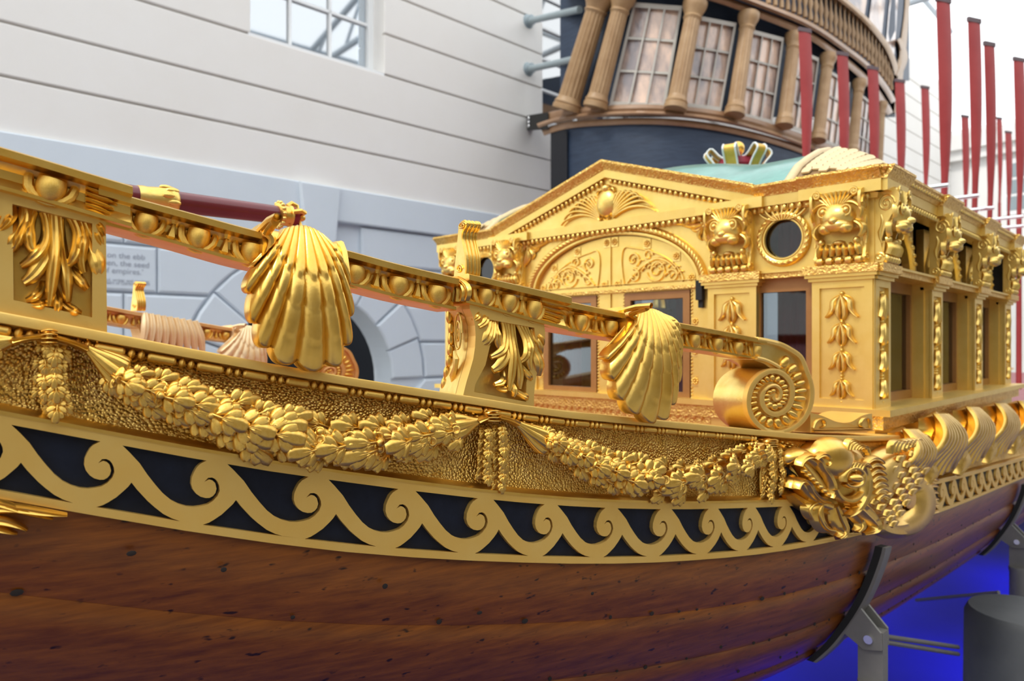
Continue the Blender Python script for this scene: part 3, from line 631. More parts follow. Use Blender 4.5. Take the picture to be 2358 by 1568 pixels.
def shell(parent, P, start, bound, collar, ribs, bulge, m, top, bot, skew=0, SCA=15):
    def mp(px, py, off): s = S(px); return P(s, CAMZ+(HY-py)/FPX*DZ(s), off)
    B = crom(bound, ribs*10+1); A = crom(start, ribs*10+1); NU = ribs*10+1; NV = 46
    cxm = sum(p[0] for p in B)/len(B)
    def lines(v, rb):
        o = 0
        for L, am in ((.30, 1), (.52, .9), (.75, .45)):
            d = v-(L+.035*rb)
            if d > 0: o -= .0028*am*math.exp(-d*16)*min(1, d*90)
        return o
    def f(u, v, back=False):
        i = int(round(u*(NU-1))); a = Vector(A[i]); e = Vector(B[i]); q = (u*ribs) % 1; rb = abs(math.sin(math.pi*u*ribs))**.75
        c = Vector((cxm, lerp(a.y, e.y, .5)))
        e2 = e+(e-Vector((A[NU//2][0], A[NU//2][1]))).normalized()*((rb-.6)*SCA)
        vv = v**.92; p = a.lerp(e2, vv)
        w = 1-(2*u-1)**2
        p.x += (a.x-c.x)*0+skew*math.sin(math.pi*v)
        pv_ = math.sin(math.pi/2*min(1, v/.5))**.8*(1-.30*max(0, (v-.5)/.5)**2.2)
        off = .014+bulge*pv_*(.35+.65*w**.6)
        off += (.003+.0085*v)*rb*(1-.35*v**8)+lines(v, rb)
        if back: off = min(off-.006, .004+bulge*.55*pv_*(.3+.7*w**.6))
        return mp(p.x, p.y, off)
    b = MB(); b.grid(lambda u, v: f(u, v), NU, NV); nf = len(b.v); b.grid(lambda u, v: f(u, v, True), NU, NV)
    for j in range(NV-1):
        b.f += [(j, j+1, nf+j+1, nf+j), ((NU-1)*NV+j, nf+(NU-1)*NV+j, nf+(NU-1)*NV+j+1, (NU-1)*NV+j+1)]
    for i in range(NU-1):
        b.f += [(i*NV+NV-1, nf+i*NV+NV-1, nf+(i+1)*NV+NV-1, (i+1)*NV+NV-1), (i*NV, (i+1)*NV, nf+(i+1)*NV, nf+i*NV)]
    sh = b.build('scallop_shell', m, parent, angle=80)
    # mantle that wraps over the rail
    c0, c1 = collar; b = MB(); n = 26; k = 0
    for i in range(n):
        px = lerp(c0, c1, i/(n-1)); s = S(px); zt = CAMZ+(HY-top(px))/FPX*DZ(s); zb = CAMZ+(HY-bot(px))/FPX*DZ(s)
        ed = .0045*(abs(2*i/(n-1)-1)**8); w = math.sin(math.pi*i/(n-1))**.5
        pr = [(-.062, zb+.004), (-.066, zt-.004), (-.058, zt+.001+ed), (-.02, zt+.004+ed), (.008, zt+.005+ed), (.016, zt-.002), (.018+ed, lerp(zt, zb, .4)), (.014+ed, lerp(zt, zb, .8)), (.008, zb-.004), (-.005, zb), (-.005, lerp(zt, zb, .5)), (-.05, zt-.01)]
        k = len(pr); b.v += [tuple(P(s, z, o)) for o, z in pr]
    b.f += [(i*k+j, i*k+(j+1) % k, (i+1)*k+(j+1) % k, (i+1)*k+j) for i in range(n-1) for j in range(k)]+[tuple(range(k)), tuple((n-1)*k+j for j in range(k-1, -1, -1))]
    b.build('shell_hinge', m, sh, angle=50)
    for q, px in ((0, c0+3), (1, c1-3)):
        s = S(px); zt = CAMZ+(HY-top(px))/FPX*DZ(s); zb = CAMZ+(HY-bot(px))/FPX*DZ(s); b = MB()
        pts = [(px, -.05, zt-.004), (px, -.02, zt+.004), (px, .008, zt+.006), (px+(8 if q == 0 else 0), .020, zt-.004), (px+(18 if q == 0 else 0), .024, lerp(zt, zb, .3)), (px+(12 if q == 0 else -1), .022, lerp(zt, zb, .65)), (px-(8 if q == 0 else 0), .018, lerp(zt, zb, 1.0))]
        b.tube([P(S(a), z, o) for a, o, z in [(p[0], p[1], p[2]) for p in crom(pts, 22)]], [.0035]+[.0052]*20+[.003], 8); b.build('rolled_edge', m, sh)
    return sh
CV = (1776, 912)
rsp = track([(-140, 150), (-90, 122), (-45, 100), (0, 91), (45, 90), (90, 88), (135, 76), (180, 64), (225, 61), (270, 63), (315, 54), (360, 45), (405, 45), (450, 46), (495, 40), (540, 34), (585, 31), (630, 30), (675, 24), (720, 18), (765, 15), (810, 12), (855, 8), (900, 5), (990, 3)])
def sp(th, r=None): r = rsp(th) if r is None else r; return (CV[0]+r*math.cos(R_(th)), CV[1]+r*math.sin(R_(th)))
def volute(parent, P, G1, G2, deep=.078):
    def mp(px, py, off): s = S(px); return P(s, CAMZ+(HY-py)/FPX*DZ(s), off)
    poly = [(1735, 778), (1760, 782), (1790, 790), (1818, 804)]+[sp(t) for t in range(-45, 271, 7)]+[(1760, 838), (1735, 828)]
    b = MB(); slab(b, mp, poly, -deep, .0); vo = b.build('volute', G1, parent, angle=45)
    b = MB(); pts = [(1737, 781), (1760, 785), (1790, 793), (1815, 806), (1836, 822)]+[(lambda q: (q[0], q[1]))(sp(t, rsp(t)-5)) for t in range(-35, 870, 9)]
    w = [5]*len(pts); plume(b, mp, pts, [5.5]*20+[6.0]*20+[4.0]*10, .012, -.001, 190, 0, True); b.build('spiral_fillet', G2, vo)
    b = MB(); plume(b, mp, [(1737, 824), (1760, 830), (1790, 846)], [4, 4, 4], .010, -.001, 12, 0, True); b.build('spiral_fillet', G2, vo)
    th = -70
    while th < 650:
        r0, r1 = (rsp(th)-11, rsp(th+360)+2)
        if th < 0: r1 = lerp(r1, r1+4, 1)
        rm = (r0+r1)/2; x, y = sp(th, rm); hw = max((r0-r1)/2*.95, 2.5)
        b = MB(); dome(b, mp, x, y, hw, max(hw*.52, 4) if th < 300 else hw*.8, .011, 0, 10, 4, R_(th)); b.build('volute_egg', GOLD, vo)
        th += math.degrees(max(hw*1.35, 8)/rm)
    b = MB(); dome(b, mp, CV[0], CV[1], 14, 12, .006, 0, 14, 4); b.build('volute_eye', G2, vo)
RAIL = BARGE
PN = HS
def PFar(s, z, off): return mirror(HS(s, z, -.062-off))
# ---- starboard rail (near)
ra = rail(RAIL, PN, GOLD, kTop, kBot, -300, 300, .012, eggsA, .07, scale=1.05, name='raised_rail_moulding')
leaf_wrap(ra, PN, kTop, kBot, 196, 262, .012)
rb_ = rail(RAIL, PN, GOLD, rTop, rBot, 225, 1050, 0, eggsB)
rc_ = rail(RAIL, PN, GOLD, bTop, bBot, 1062, 1296, .014, eggsC, .064, scale=.85, name='raised_rail_moulding')
leaf_wrap(rc_, PN, bTop, bBot, 1236, 1292, .014)
rd_ = rail(RAIL, PN, GOLD, rTop, rBot, 1240, 1757, 0, eggsD, scale=.86)
# returned end of the raised block, carved with a small fan
b = MB()
def mend(u, v, off): s = S(1062)-.0012-off; return PN(s, lerp(HZ(1062, 642), HZ(1062, 697), v), lerp(-.05, .022, u))
for k in range(6): plume(b, mend, [(.5, -.1), (lerp(-.05, 1.05, k/5), .45), (lerp(0, 1, k/5), .95)], [.05, .1, .05], .006, 0, 8, .2)
b.build('end_fan', GOLD, rc_)
volute(RAIL, PN, GOLDC, GOLDF)
shell(RAIL, PN, [(640, 531), (665, 524), (690, 522), (715, 530), (738, 545)], [(604, 588), (566, 618), (553, 662), (562, 730), (580, 785), (622, 826), (690, 846), (746, 838), (776, 796), (786, 735), (785, 668), (776, 606)], (594, 781), 10, .034, GOLD, rTop, rBot, 0, 20)
shell(RAIL, PN, [(1452, 714), (1468, 709), (1484, 710), (1500, 715), (1516, 724)], [(1418, 786), (1384, 796), (1368, 822), (1376, 868), (1396, 918), (1432, 950), (1470, 966), (1500, 950), (1520, 905), (1530, 845), (1532, 780), (1528, 738)], (1424, 1529), 11, .034, GOLD, rTop, rBot)
upright_scroll(RAIL, PN, 1066, 1099, 640, 511)
# ---- carved panel block at the left
b = MB(); slab(b, mh, [(-300, 330), (-60, 425), (243, 505), (246, 766), (0, 722), (-300, 655)], -.05, -.022); blk = b.build('panel_block', GOLD, RAIL, smooth=False)
b = MB(); slab(b, mh, [(-300, 330), (-60, 425), (243, 505), (246, 766), (0, 722), (-300, 655)], -.05, .002, [[(28, 470), (212, 515), (212, 731), (31, 691)], [(-260, 420), (-34, 455), (-34, 675), (-260, 630)]]); b.build('panel_frame', GOLDF, blk, smooth=False)
b = MB(); acanthus(b, mh, .0058, -.010); b.build('acanthus_carving', GOLD, blk)
b = MB(); acanthus(b, lambda x, y, o: mh(x-245, y-58, o), .0058, -.010); b.build('acanthus_carving', GOLD, blk)
# ---- console post in the middle
outl = [(1074, 700)]+crom([(1074, 712), (1086, 750), (1084, 815), (1066, 880), (1058, 912)], 10)+[(1058, 922), (1220, 946)]+crom([(1221, 938), (1226, 868), (1243, 805), (1247, 765), (1244, 748)], 10)
b = MB(); slab(b, mh, outl, -.066, -.012); con = b.build('console_post', GOLDC, RAIL, angle=35)
hole = [(1112, 735), (1122, 790), (1110, 840), (1086, 885), (1084, 902), (1203, 924), (1204, 880), (1216, 835), (1226, 790), (1222, 755)]
b = MB(); slab(b, mh, outl, -.014, .010, [hole]); b.build('console_frame', GOLDF, con, smooth=False)
def macan(x, y, o):
    u = x/240; v = (y-470)/250
    return mh(lerp(1096, 1242, u), lerp(706, 742, u)+v*(lerp(196, 178, u)), o)
b = MB(); acanthus(b, macan, .0060, .000); b.build('acanthus_carving', GOLD, con)
b = MB(); pts = [(-.028+.013*(1-k/40)*math.cos(k*.42), lerp(HZ(1066, 905), HZ(1066, 712), .72)+.035*(1-k/40)*math.sin(k*.42)) for k in range(38)]
b.tube([PN(S(1077)-.0008, z, o) for o, z in pts], .0018, 6)
b.tube([PN(S(1070)-.001, lerp(HZ(1066, 905), HZ(1066, 712), .5-.1*k), -.03+.006*math.sin(k*1.3)) for k in range(5)], [.002, .005, .004, .006, .002], 6); b.build('side_scroll', GOLDC, con)
b = MB()
for k in range(7):
    z = lerp(HZ(1066, 890), HZ(1066, 725), k/6); c = PN(S(float(np.interp(k/6, [0, .4, .85, 1], [1066, 1080, 1083, 1078]))), z, -.060); b.ball(c, plan(S(1060))[1]*.005, plan(S(1060))[2]*.006, Vector((0, 0, .012)), 8, 6)
b.build('back_leaf_trail', GOLD, con)
# ---- wavy bracket beside the cabin sill
top_ = crom([(1866, 950), (1895, 958), (1930, 972), (1958, 972), (1985, 957), (2008, 952)], 24)
b = MB(); slab(b, mh, top_+[(2010, 993), (1866, 996)], -.10, .0); wv = b.build('wavy_bracket', GOLDF, RAIL, angle=40)
b = MB()
for pts, w in (([(1870, 985), (1880, 968), (1893, 966), (1897, 978), (1888, 984)], [2, 3, 3, 1]), ([(2003, 985), (1996, 962), (1984, 966), (1980, 980), (1990, 986)], [2, 3, 3, 1]), ([(1870, 993), (1940, 992), (2008, 991)], [2, 2, 2]), ([(1870, 988), (1940, 988), (2008, 986)], [1.5, 1.5, 1.5])): plume(b, mh, pts, w, .006, 0, 16)
b.build('wavy_bracket_carving', GOLD, wv)
# ---- port rail seen from inboard
rp = rail(RAIL, PFar, GOLDO, rTop, rBot, 640, 1757, 0, [700, 760, 820, 921, 1010, 1110, 1164, 1222, 1341, 1411, 1548, 1602, 1655, 1702, 1745], n=34, scale=.9)
volute(RAIL, PFar, GOLDO, GOLDO)
shell(RAIL, PFar, [(1452, 714), (1468, 709), (1484, 710), (1500, 715), (1516, 724)], [(1418, 786), (1384, 796), (1368, 822), (1376, 868), (1396, 918), (1432, 950), (1470, 966), (1500, 950), (1520, 905), (1530, 845), (1532, 780), (1528, 738)], (1424, 1529), 11, .034, GOLDSUN, rTop, rBot)
upright_scroll(RAIL, PFar, 1066, 1099, 640, 511)
b = MB(); slab(b, lambda x, y, o: PFar(S(x), HZ(x, y), o), outl, -.05, .0); cp = b.build('console_post', GOLDO, RAIL, angle=35)
b = MB()
for k in range(9):
    x = 1100+k*24; y0 = rTop(x)-4
    plume(b, lambda x, y, o: PFar(S(x), HZ(x, y), o), [(x-4, y0), (x+(k-4)*2, y0+60), (x+(k-4)*5, y0+150)], [12, 18, 9], .012, .004, 12, .3, False, [.0, .012, .01])
b.build('acanthus_drape', GOLDSUN, cp)
# ------------------------------------------------------------------ oak garlands, knots and the dolphin
def leaf_mesh(name, m, curl, spread, pairs=3):
    """oak leaf: a midrib with rounded, grooved lobes in pairs and one at the tip"""
    b = MB()
    def I(x, y, o): return Vector((x, y, o+.16*math.sin(math.pi*min(max(x, 0), 1)*.9)-curl*x*x-.55*y*y))
    L = []
    for k in range(pairs):
        x0 = .10+.62*k/pairs; ln = (.30, .40, .36, .30)[k]; a = R_((62, 50, 38, 28)[k]*spread)
        for sy in (-1, 1): L.append(([(x0, 0), (x0+.55*ln*math.cos(a), sy*.62*ln*math.sin(a)), (x0+.98*ln*math.cos(a), sy*ln*math.sin(a))], [.04, .10, .135, .135, .09], k*.012))
    L.append(([(.50, 0), (.78, 0), (1.0, 0)], [.05, .12, .15, .15, .10], .05))
    for pts, w, o in L: plume(b, I, pts, w, .075, o, 9, .42)
    plume(b, I, [(0, 0), (.4, 0), (.75, 0)], [.045, .035, .015], .06, .05, 8)
    return b.mesh(name, m, angle=70)
LEAF = [leaf_mesh('oak_leaf', GOLD, .12, 1.0), leaf_mesh('oak_leaf', GOLD, .28, .88), leaf_mesh('oak_leaf', GOLD, .02, 1.1)]
ac = MB(); ac.lathe((0, 0, 0), (0, 0, 1), [(.35, -.2), (.85, .0), (1, .3), (.98, .5), (.8, .55), (.78, .8), (.62, 1.15), (.3, 1.38), (.05, 1.45)], 12); ACORN = ac.mesh('acorn', GOLD)
ac = MB(); ac.lathe((0, 0, 0), (0, 0, 1), [(.3, -.2), (.85, .0), (1.05, .45), (1.08, .75), (.9, .85), (.62, .8), (.55, .45), (.1, .3)], 14); CUP = ac.mesh('acorn_cup', GOLD)
rg = random.Random(3)
def hull_frame(px, py, off, ang, tilt, size):
    """size in photo pixels at this place; ang in degrees measured in the picture (0 = right, 90 = down)"""
    s = S(px); p, t, n_ = plan(s); c = mh(px, py, off); k = size/PPM(px)
    d = t*math.cos(R_(ang))+Vector((0, 0, -1))*math.sin(R_(ang)); d = (d*math.cos(R_(tilt))+n_*math.sin(R_(tilt))).normalized()
    y = n_.cross(d).normalized(); z = d.cross(y)
    if z.dot(n_) < 0: z = -z; y = -y
    return frame(c, d*k, y*k, z*k)
def garland(pts, step=34, rev=.55, L=128):
    pts = [(p[0], p[1], p[2]*.74) for p in pts]
    b = MB(); plume(b, mh, [p[:2] for p in pts], [p[2]*.7 for p in pts], .012, -.004, 30); g = b.build('garland', GOLD, BARGE)
    P = crom(pts, 200); D = [0]
    for i in range(1, 200): D.append(D[-1]+math.hypot(P[i][0]-P[i-1][0], P[i][1]-P[i-1][1]))
    d = 0; row = 0
    while d < D[-1]:
        i = min(int(np.searchsorted(D, d)), 198); x, y, hw = P[i]; dx, dy = P[i+1][0]-P[i-1][0] if i else P[1][0]-P[0][0], P[i+1][1]-P[i-1][1] if i else P[1][1]-P[0][1]
        fwd = d/D[-1] < rev; ang = math.degrees(math.atan2(dy, dx))+(0 if fwd else 180); sc = L*(hw/46)**.6
        lat = (-.85, .85) if row % 2 == 0 else (0.0, -.35 if row % 4 == 1 else .35)
        for l in lat:
            l2 = l+rg.uniform(-.08, .08); nx, ny = -dy/math.hypot(dx, dy), dx/math.hypot(dx, dy)
            a = ang+(l2*20 if fwd else -l2*20)*1+rg.uniform(-10, 10); size = sc*rg.uniform(.78, .98)*(1 if abs(l) < .6 else .86)
            bx, by = x+nx*l2*hw*.72-math.cos(R_(ang))*size*.42, y+ny*l2*hw*.72-math.sin(R_(ang))*size*.42
            put('oak_leaf', LEAF[rg.randrange(3)], g, hull_frame(bx, by, .003+.022*(1-l2*l2), a, rg.uniform(10, 30), size))
        if row % 2 == 0:
            for l in (-.5, .05, .6):
                if rg.random() < .85:
                    l2 = l+rg.uniform(-.15, .15); nx, ny = -dy/math.hypot(dx, dy), dx/math.hypot(dx, dy); px, py = x+nx*l2*hw*.85, y+ny*l2*hw*.85
                    k = rg.uniform(11, 14)*(hw/46)**.5; s = S(px); n_ = plan(s)[2]; c = mh(px, py, .026+.012*(1-l2*l2)); aa = R_(ang); t = plan(s)[1]
                    ax = (n_*.75+(t*math.cos(aa)-Vector((0, 0, 1))*math.sin(aa))*.65+Vector((0, 0, rg.uniform(-.2, .2)))).normalized(); e = ax.orthogonal().normalized(); kk = k/PPM(px)
                    put('acorn' if rg.random() < .6 else 'acorn_cup', ACORN if rg.random() < .5 else CUP, g, frame(c, e*kk, ax.cross(e)*kk, ax*kk))
        d += step*(hw/46)**.5; row += 1
    return g
G1 = garland([(262, 868, 26), (300, 888, 34), (403, 922, 48), (526, 968, 56), (620, 994, 60), (740, 1012, 60), (860, 1008, 52), (980, 992, 42), (1030, 984, 30)])
G2 = garland([(1244, 1012, 22), (1288, 1030, 28), (1352, 1066, 40), (1416, 1088, 46), (1495, 1097, 48), (1590, 1091, 44), (1654, 1070, 36), (1711, 1048, 26), (1738, 1034, 18)], 25, .5, 104)
G0 = garland([(-330, 840, 56), (-200, 832, 52), (-80, 808, 40), (-5, 792, 28)], 44, .2)
def bell(parent, x0, y0, x1, y1, r):
    b = MB(); n = 84
    L = math.hypot(x1-x0, y1-y0); dx, dy = (x1-x0)/L, (y1-y0)/L
    def f(u, v):
        a = 2*math.pi*u; rr = r*(.28+.72*math.sin(min(1, v*1.05)*math.pi/2)**1.3)*(1+.24*abs(math.sin(a*3.5))*v**.7+.05*abs(math.sin(a*14))*v)*(1 if v < .97 else .8)
        lat = rr*math.cos(a); out = (rr*math.sin(a)*.75+r*.35)/PPM(x0)
        return mh(x0+dx*L*v-dy*lat, y0+dy*L*v+dx*lat, max(out, -.006)+.004)
    b.grid(f, n, 14, cu=True); b.f.append(tuple(i*14+13 for i in range(n))); b.build('bell_flower', GOLD, parent, angle=60)
bell(G1, 196, 800, 282, 862, 32); bell(G1, 1092, 968, 1030, 984, 30); bell(G2, 1180, 972, 1256, 1022, 26); bell(G2, 1752, 1022, 1722, 1036, 16)
bell(G0, 40, 782, -40, 798, 26)
def drop_(parent, pts, n, size):
    P = crom(pts, n)
    b = MB(); plume(b, mh, pts, [size*.16, size*.26, size*.16], .008, -.002, 14); d = b.build('pendant_swag', GOLD, BARGE)
    for i in range(n):
        for sd in (-1, 1, 0):
            x, y = P[i]; put('oak_leaf', LEAF[(i+sd) % 3], d, hull_frame(x+sd*size*.10, y-size*.3, .004+.008*(sd == 0), 90-sd*30+rg.uniform(-8, 8), 14, size*rg.uniform(.8, 1.0)*(.8 if sd else 1)))
        if i % 2 == 0:
            x, y = P[i]; s = S(x); n_ = plan(s)[2]; ax = (n_+Vector((0, 0, -.5))).normalized(); e = ax.orthogonal().normalized(); k = size*.17/PPM(x)
            put('acorn', ACORN, d, frame(mh(x, y, .014), e*k, ax.cross(e)*k, ax*k))
drop_(None, [(128, 815), (125, 880), (132, 935)], 6, 58); drop_(None, [(108, 800), (100, 860), (102, 900)], 4, 46)
drop_(None, [(1112, 995), (1110, 1050), (1108, 1092)], 6, 40); drop_(None, [(1144, 990), (1146, 1050), (1142, 1112)], 7, 42)
drop_(None, [(1766, 1045), (1760, 1095), (1758, 1135)], 6, 36); drop_(None, [(1782, 1035), (1786, 1080), (1784, 1120)], 5, 32)
def knot(x, y, r, parent, ends):
    b = MB(); dome(b, mh, x, y, r, r*1.15, .026, -.004, 14, 6); b.build('ribbon_knot', GOLD, parent)
    for k in range(4):
        b = MB(); plume(b, mh, [(x-r*.9, y-r*.6+k*r*.4), (x, y-r*.75+k*r*.45), (x+r*.9, y-r*.6+k*r*.4)], [r*.1, r*.16, r*.1], .006, .016, 10, 0, False, [.0, .006, 0]); b.build('knot_strand', GOLD, parent)
    for ex, ey in ends:
        b = MB(); plume(b, mh, [(x, y), ((x+ex)/2, (y+ey)/2-r*.15), (ex, ey)], [r*.42, r*.36, r*.5], .013, .002, 14, .2, False, [.006, .008, .004]); b.build('ribbon', GOLD, parent)
    for sgn in (-1, 1):
        for q in range(10):
            b = MB(); xx, yy = x+sgn*r*(1.1+.52*q), y-r*.55+r*(.13*q)+(r*.55 if q % 2 else 0); dome(b, mh, xx, yy, r*.30, r*.30, .010, -.002, 8, 4); b.build('berry', GOLD, parent)
knot(112, 776, 21, G1, ((200, 804), (28, 786))); knot(1122, 956, 17, G1, ((1090, 969), (1184, 974))); knot(1762, 1018, 11, G2, ((1750, 1024), (1790, 1028)))

# ---- dolphin at the after corner of the cabin, facing the stern
dm = MB(); plume(dm, mh, [(1842, 1115), (1862, 1066), (1900, 1046), (1936, 1062), (1946, 1116), (1925, 1165), (1890, 1190)], [20, 34, 40, 44, 48, 44, 22], [.03, .045, .05, .045, .03], -.006, 30)
dol = dm.build('dolphin_carving', GOLD, BARGE, label='carved gilded dolphin with open jaws')
def dpart(name, items, m=GOLD):
    b = MB()
    for it in items:
        if it[0] == 'p': plume(b, mh, it[1], it[2], it[3], it[4], it[6] if len(it) > 6 else 20, it[5] if len(it) > 5 else 0)
        else: dome(b, mh, *it[1:])
    return b.build(name, m, dol, angle=60)
dpart('forehead', [('d', 1884, 1052, 44, 50, .045, .022, 22, 8)])
for k in range(6): dpart('brow_ridge', [('p', [(1893+k*6, 1030-k*.5), (1902+k*7, 1008+k*3), (1920+k*5, 1012+k*6)], [3, 5, 2], .012, .05, .2, 12)])
dpart('eye', [('d', 1908, 1092, 12, 11, .020, .058)])
dpart('eye_socket', [('p', [(1888, 1100), (1892, 1078), (1912, 1070), (1930, 1082), (1928, 1104), (1908, 1112), (1890, 1104)], [5]*2, .014, .050, 0, 28)])
dpart('cheek_fold', [('p', [(1935, 1060), (1950, 1100), (1938, 1150), (1905, 1178)], [6, 10, 10, 4], .018, .040, .2)])
dpart('cheek_fold', [('p', [(1872, 1118), (1890, 1140), (1915, 1142), (1934, 1124)], [4, 8, 8, 3], .014, .046, .1)])
for k in range(5): dpart('eyelid_lash', [('p', [(1898+k*7, 1078-k), (1904+k*8, 1060), (1916+k*8, 1056+k*4)], [3, 4.5, 2], .008, .055, .2, 10)])
dpart('upper_jaw', [('p', [(1880, 1085), (1850, 1060), (1815, 1045), (1800, 1052), (1796, 1066)], [28, 24, 18, 14, 6], [.03, .035, .025], .012), ('p', [(1862, 1120), (1838, 1085), (1815, 1062)], [16, 15, 10], .03, .012)])
for k in range(7): dpart('tooth', [('d', 1812+k*9, 1078+k*9, 5, 6, .012, .038, 8, 4)])
dpart('mouth_shade', [('p', [(1800, 1075), (1830, 1110), (1868, 1140)], [4, 14, 8], .004, .008)], DARK)  # near-black strip painted in for the shade between the jaws
dpart('lower_jaw', [('p', [(1795, 1120), (1808, 1102), (1825, 1118), (1850, 1145), (1880, 1160)], [8, 12, 16, 18, 14], .03, .012), ('p', [(1795, 1132), (1820, 1150), (1850, 1165), (1878, 1172)], [8, 14, 16, 12], .03, .008, .3)])
dpart('lip', [('p', [(1796, 1066), (1806, 1050), (1824, 1044), (1842, 1054), (1852, 1072), (1866, 1092), (1874, 1116), (1868, 1138)], [5, 8, 9, 8, 9, 9, 8, 4], .016, .038, .25, 30)])
dpart('lip', [('p', [(1794, 1118), (1806, 1100), (1820, 1106), (1832, 1126), (1850, 1144), (1870, 1150)], [4, 7, 8, 8, 8, 4], .016, .034, .25, 26)])
dpart('nostril_fold', [('p', [(1826, 1050), (1846, 1040), (1858, 1052), (1852, 1064)], [4, 7, 6, 3], .014, .046, .2)])
dpart('tongue', [('p', [(1806, 1090), (1830, 1120), (1860, 1145)], [3, 6, 5], .014, .012)])
for pts, w in (([(1860, 1150), (1852, 1180), (1866, 1208), (1886, 1214)], [10, 18, 15, 5]), ([(1890, 1160), (1902, 1190), (1912, 1218), (1896, 1232)], [12, 20, 16, 6]), ([(1905, 1160), (1935, 1172), (1952, 1198), (1938, 1218)], [12, 18, 14, 5]), ([(1935, 1150), (1965, 1170), (1980, 1200), (1968, 1220)], [10, 14, 10, 4]), ([(1845, 1150), (1830, 1165), (1836, 1188)], [8, 13, 6])):
    dpart('chin_leaf', [('p', pts, w, .014, .026, .45)]); dpart('chin_leaf_rib', [('p', pts, [3]*2, .008, .034)])
dpart('cheek_fin', [('p', [(1925, 1150), (1960, 1180), (1975, 1205), (1950, 1222)], [16, 18, 12, 4], .02, .035, .3)])
for k in range(7): dpart('neck_fin', [('p', [(1945+k*4, 1060+k*14), (1965+k*3, 1050+k*14), (1985+k*2, 1062+k*13)], [4, 8, 3], .012, .045, .2, 12)])
bdy = dpart('body', [('p', [(1950, 1145), (1985, 1125), (2020, 1085), (2045, 1055), (2062, 1042)], [40, 50, 48, 38, 22], [.045, .055, .05, .04], .0), ('p', [(1950, 1165), (2000, 1165), (2040, 1130), (2075, 1080), (2090, 1045)], [28, 34, 36, 30, 12], [.03, .04, .03], .0)])
for r in range(6):
    for c in range(5):
        x, y = 1968+r*15+c*11, 1150-r*24+c*13-4
        dpart('scale', [('p', [(x-5, y+8), (x+2, y), (x+9, y-6)], [4, 9, 4], .008, .052-.004*abs(c-2), .2, 8)])
for k in range(7): dpart('back_fin_ray', [('p', [(2000+k*9, 1040-k*3), (2008+k*10, 1015-k*1), (2024+k*9, 1010+k*5)], [4, 7, 3], .012, .045, .2, 10)])
dpart('tail_coil', [('p', [(2030, 1185), (2010, 1205), (2040, 1215), (2085, 1200), (2110, 1165), (2105, 1120), (2080, 1108), (2055, 1125), (2050, 1160), (2066, 1180)], [14, 20, 26, 30, 30, 26, 20, 14, 9, 4], [.02, .035, .03, .02], .006, .15, 44)])
for k in range(6): dpart('tail_frill', [('p', [(2112, 1105+k*15), (2124, 1100+k*15), (2136, 1104+k*14)], [4, 7, 3], .012, .02, .2, 8)])
dpart('tail_hollow', [('d', 2078, 1148, 14, 22, .004, .02)], GOLDO)
# ---- scrolled shell brackets below the cabin sill
def sbracket(cx, y0, y1, w, name_m=GOLD):
    b = MB(); plume(b, mh, [(cx-w*.1, y0), (cx+w*.05, lerp(y0, y1, .3)), (cx-w*.12, lerp(y0, y1, .7)), (cx-w*.25, y1)], [w*.3, w*.42, w*.45, w*.36, w*.1], [.02, .05, .05, .03, .015], -.01, 26, .1)
    k = b.build('sill_bracket', name_m, BARGE)
    for q in range(7):
        f = (q-3)/3
        b = MB(); plume(b, mh, [(cx+f*w*.16-w*.05, y0-4), (cx+f*w*.32+w*.04, lerp(y0, y1, .35)), (cx+f*w*.5-w*.12, lerp(y0, y1, .72)), (cx+f*w*.62-w*.22, y1-abs(f)*(y1-y0)*.14)], [w*.05, w*.085, w*.105, w*.05], .012, .010, 26, .1, False, [.012, .034, .044, .040, .026, .014, .006]); b.build('shell_rib', name_m, k)
    for sd in (-1, 1):
        b = MB(); cx2 = cx+sd*w*.62; cy2 = lerp(y0, y1, .40)
        plume(b, mh, [(cx2+w*.2*sd*.5*(1-t/24)*math.cos(t*.45)-sd*0, cy2+(y1-y0)*.14*(1-t/24)*math.sin(t*.45)) for t in range(22)], [w*.07]*2, .016, .022, 44); b.build('side_scroll', name_m, k)
        b = MB(); plume(b, mh, [(cx2, cy2+(y1-y0)*.15), (cx2+w*.08, lerp(y0, y1, .7)), (cx2-w*.12, lerp(y0, y1, .95))], [w*.14, w*.19, w*.10], .016, .012, 14, .3, False, [.006, .016, .008]); b.build('leaf', name_m, k)
sbracket(2075, 990, 1120, 62); sbracket(2148, 955, 1098, 70); sbracket(2222, 940, 1072, 56); sbracket(2288, 932, 1050, 46); sbracket(2340, 926, 1032, 38)
# ------------------------------------------------------------------ the cabin
CL = 1.86          # cabin length
def rv(v0, v1, h0, h1): return [(v0, h0), (v1, h0), (v1, h1), (v0, h1)]
def vb(b, mp, v0, v1, h0, h1, o0, o1): return slab(b, mp, rv(v0, v1, h0, h1), o0, o1)
def mp_port(x, h, off=0): return Vector((CO.x+x, CO.y+CW+off, CAMZ+h))
VC = CW/2; DW0, DW1 = VC-.368, VC+.368
PIL = [(0, .168), (.341, .508), (CW-.508, CW-.341), (CW-.168, CW)]
SPIL = [(0, .13), (.56, .69), (1.16, 1.29), (1.73, 1.86)]
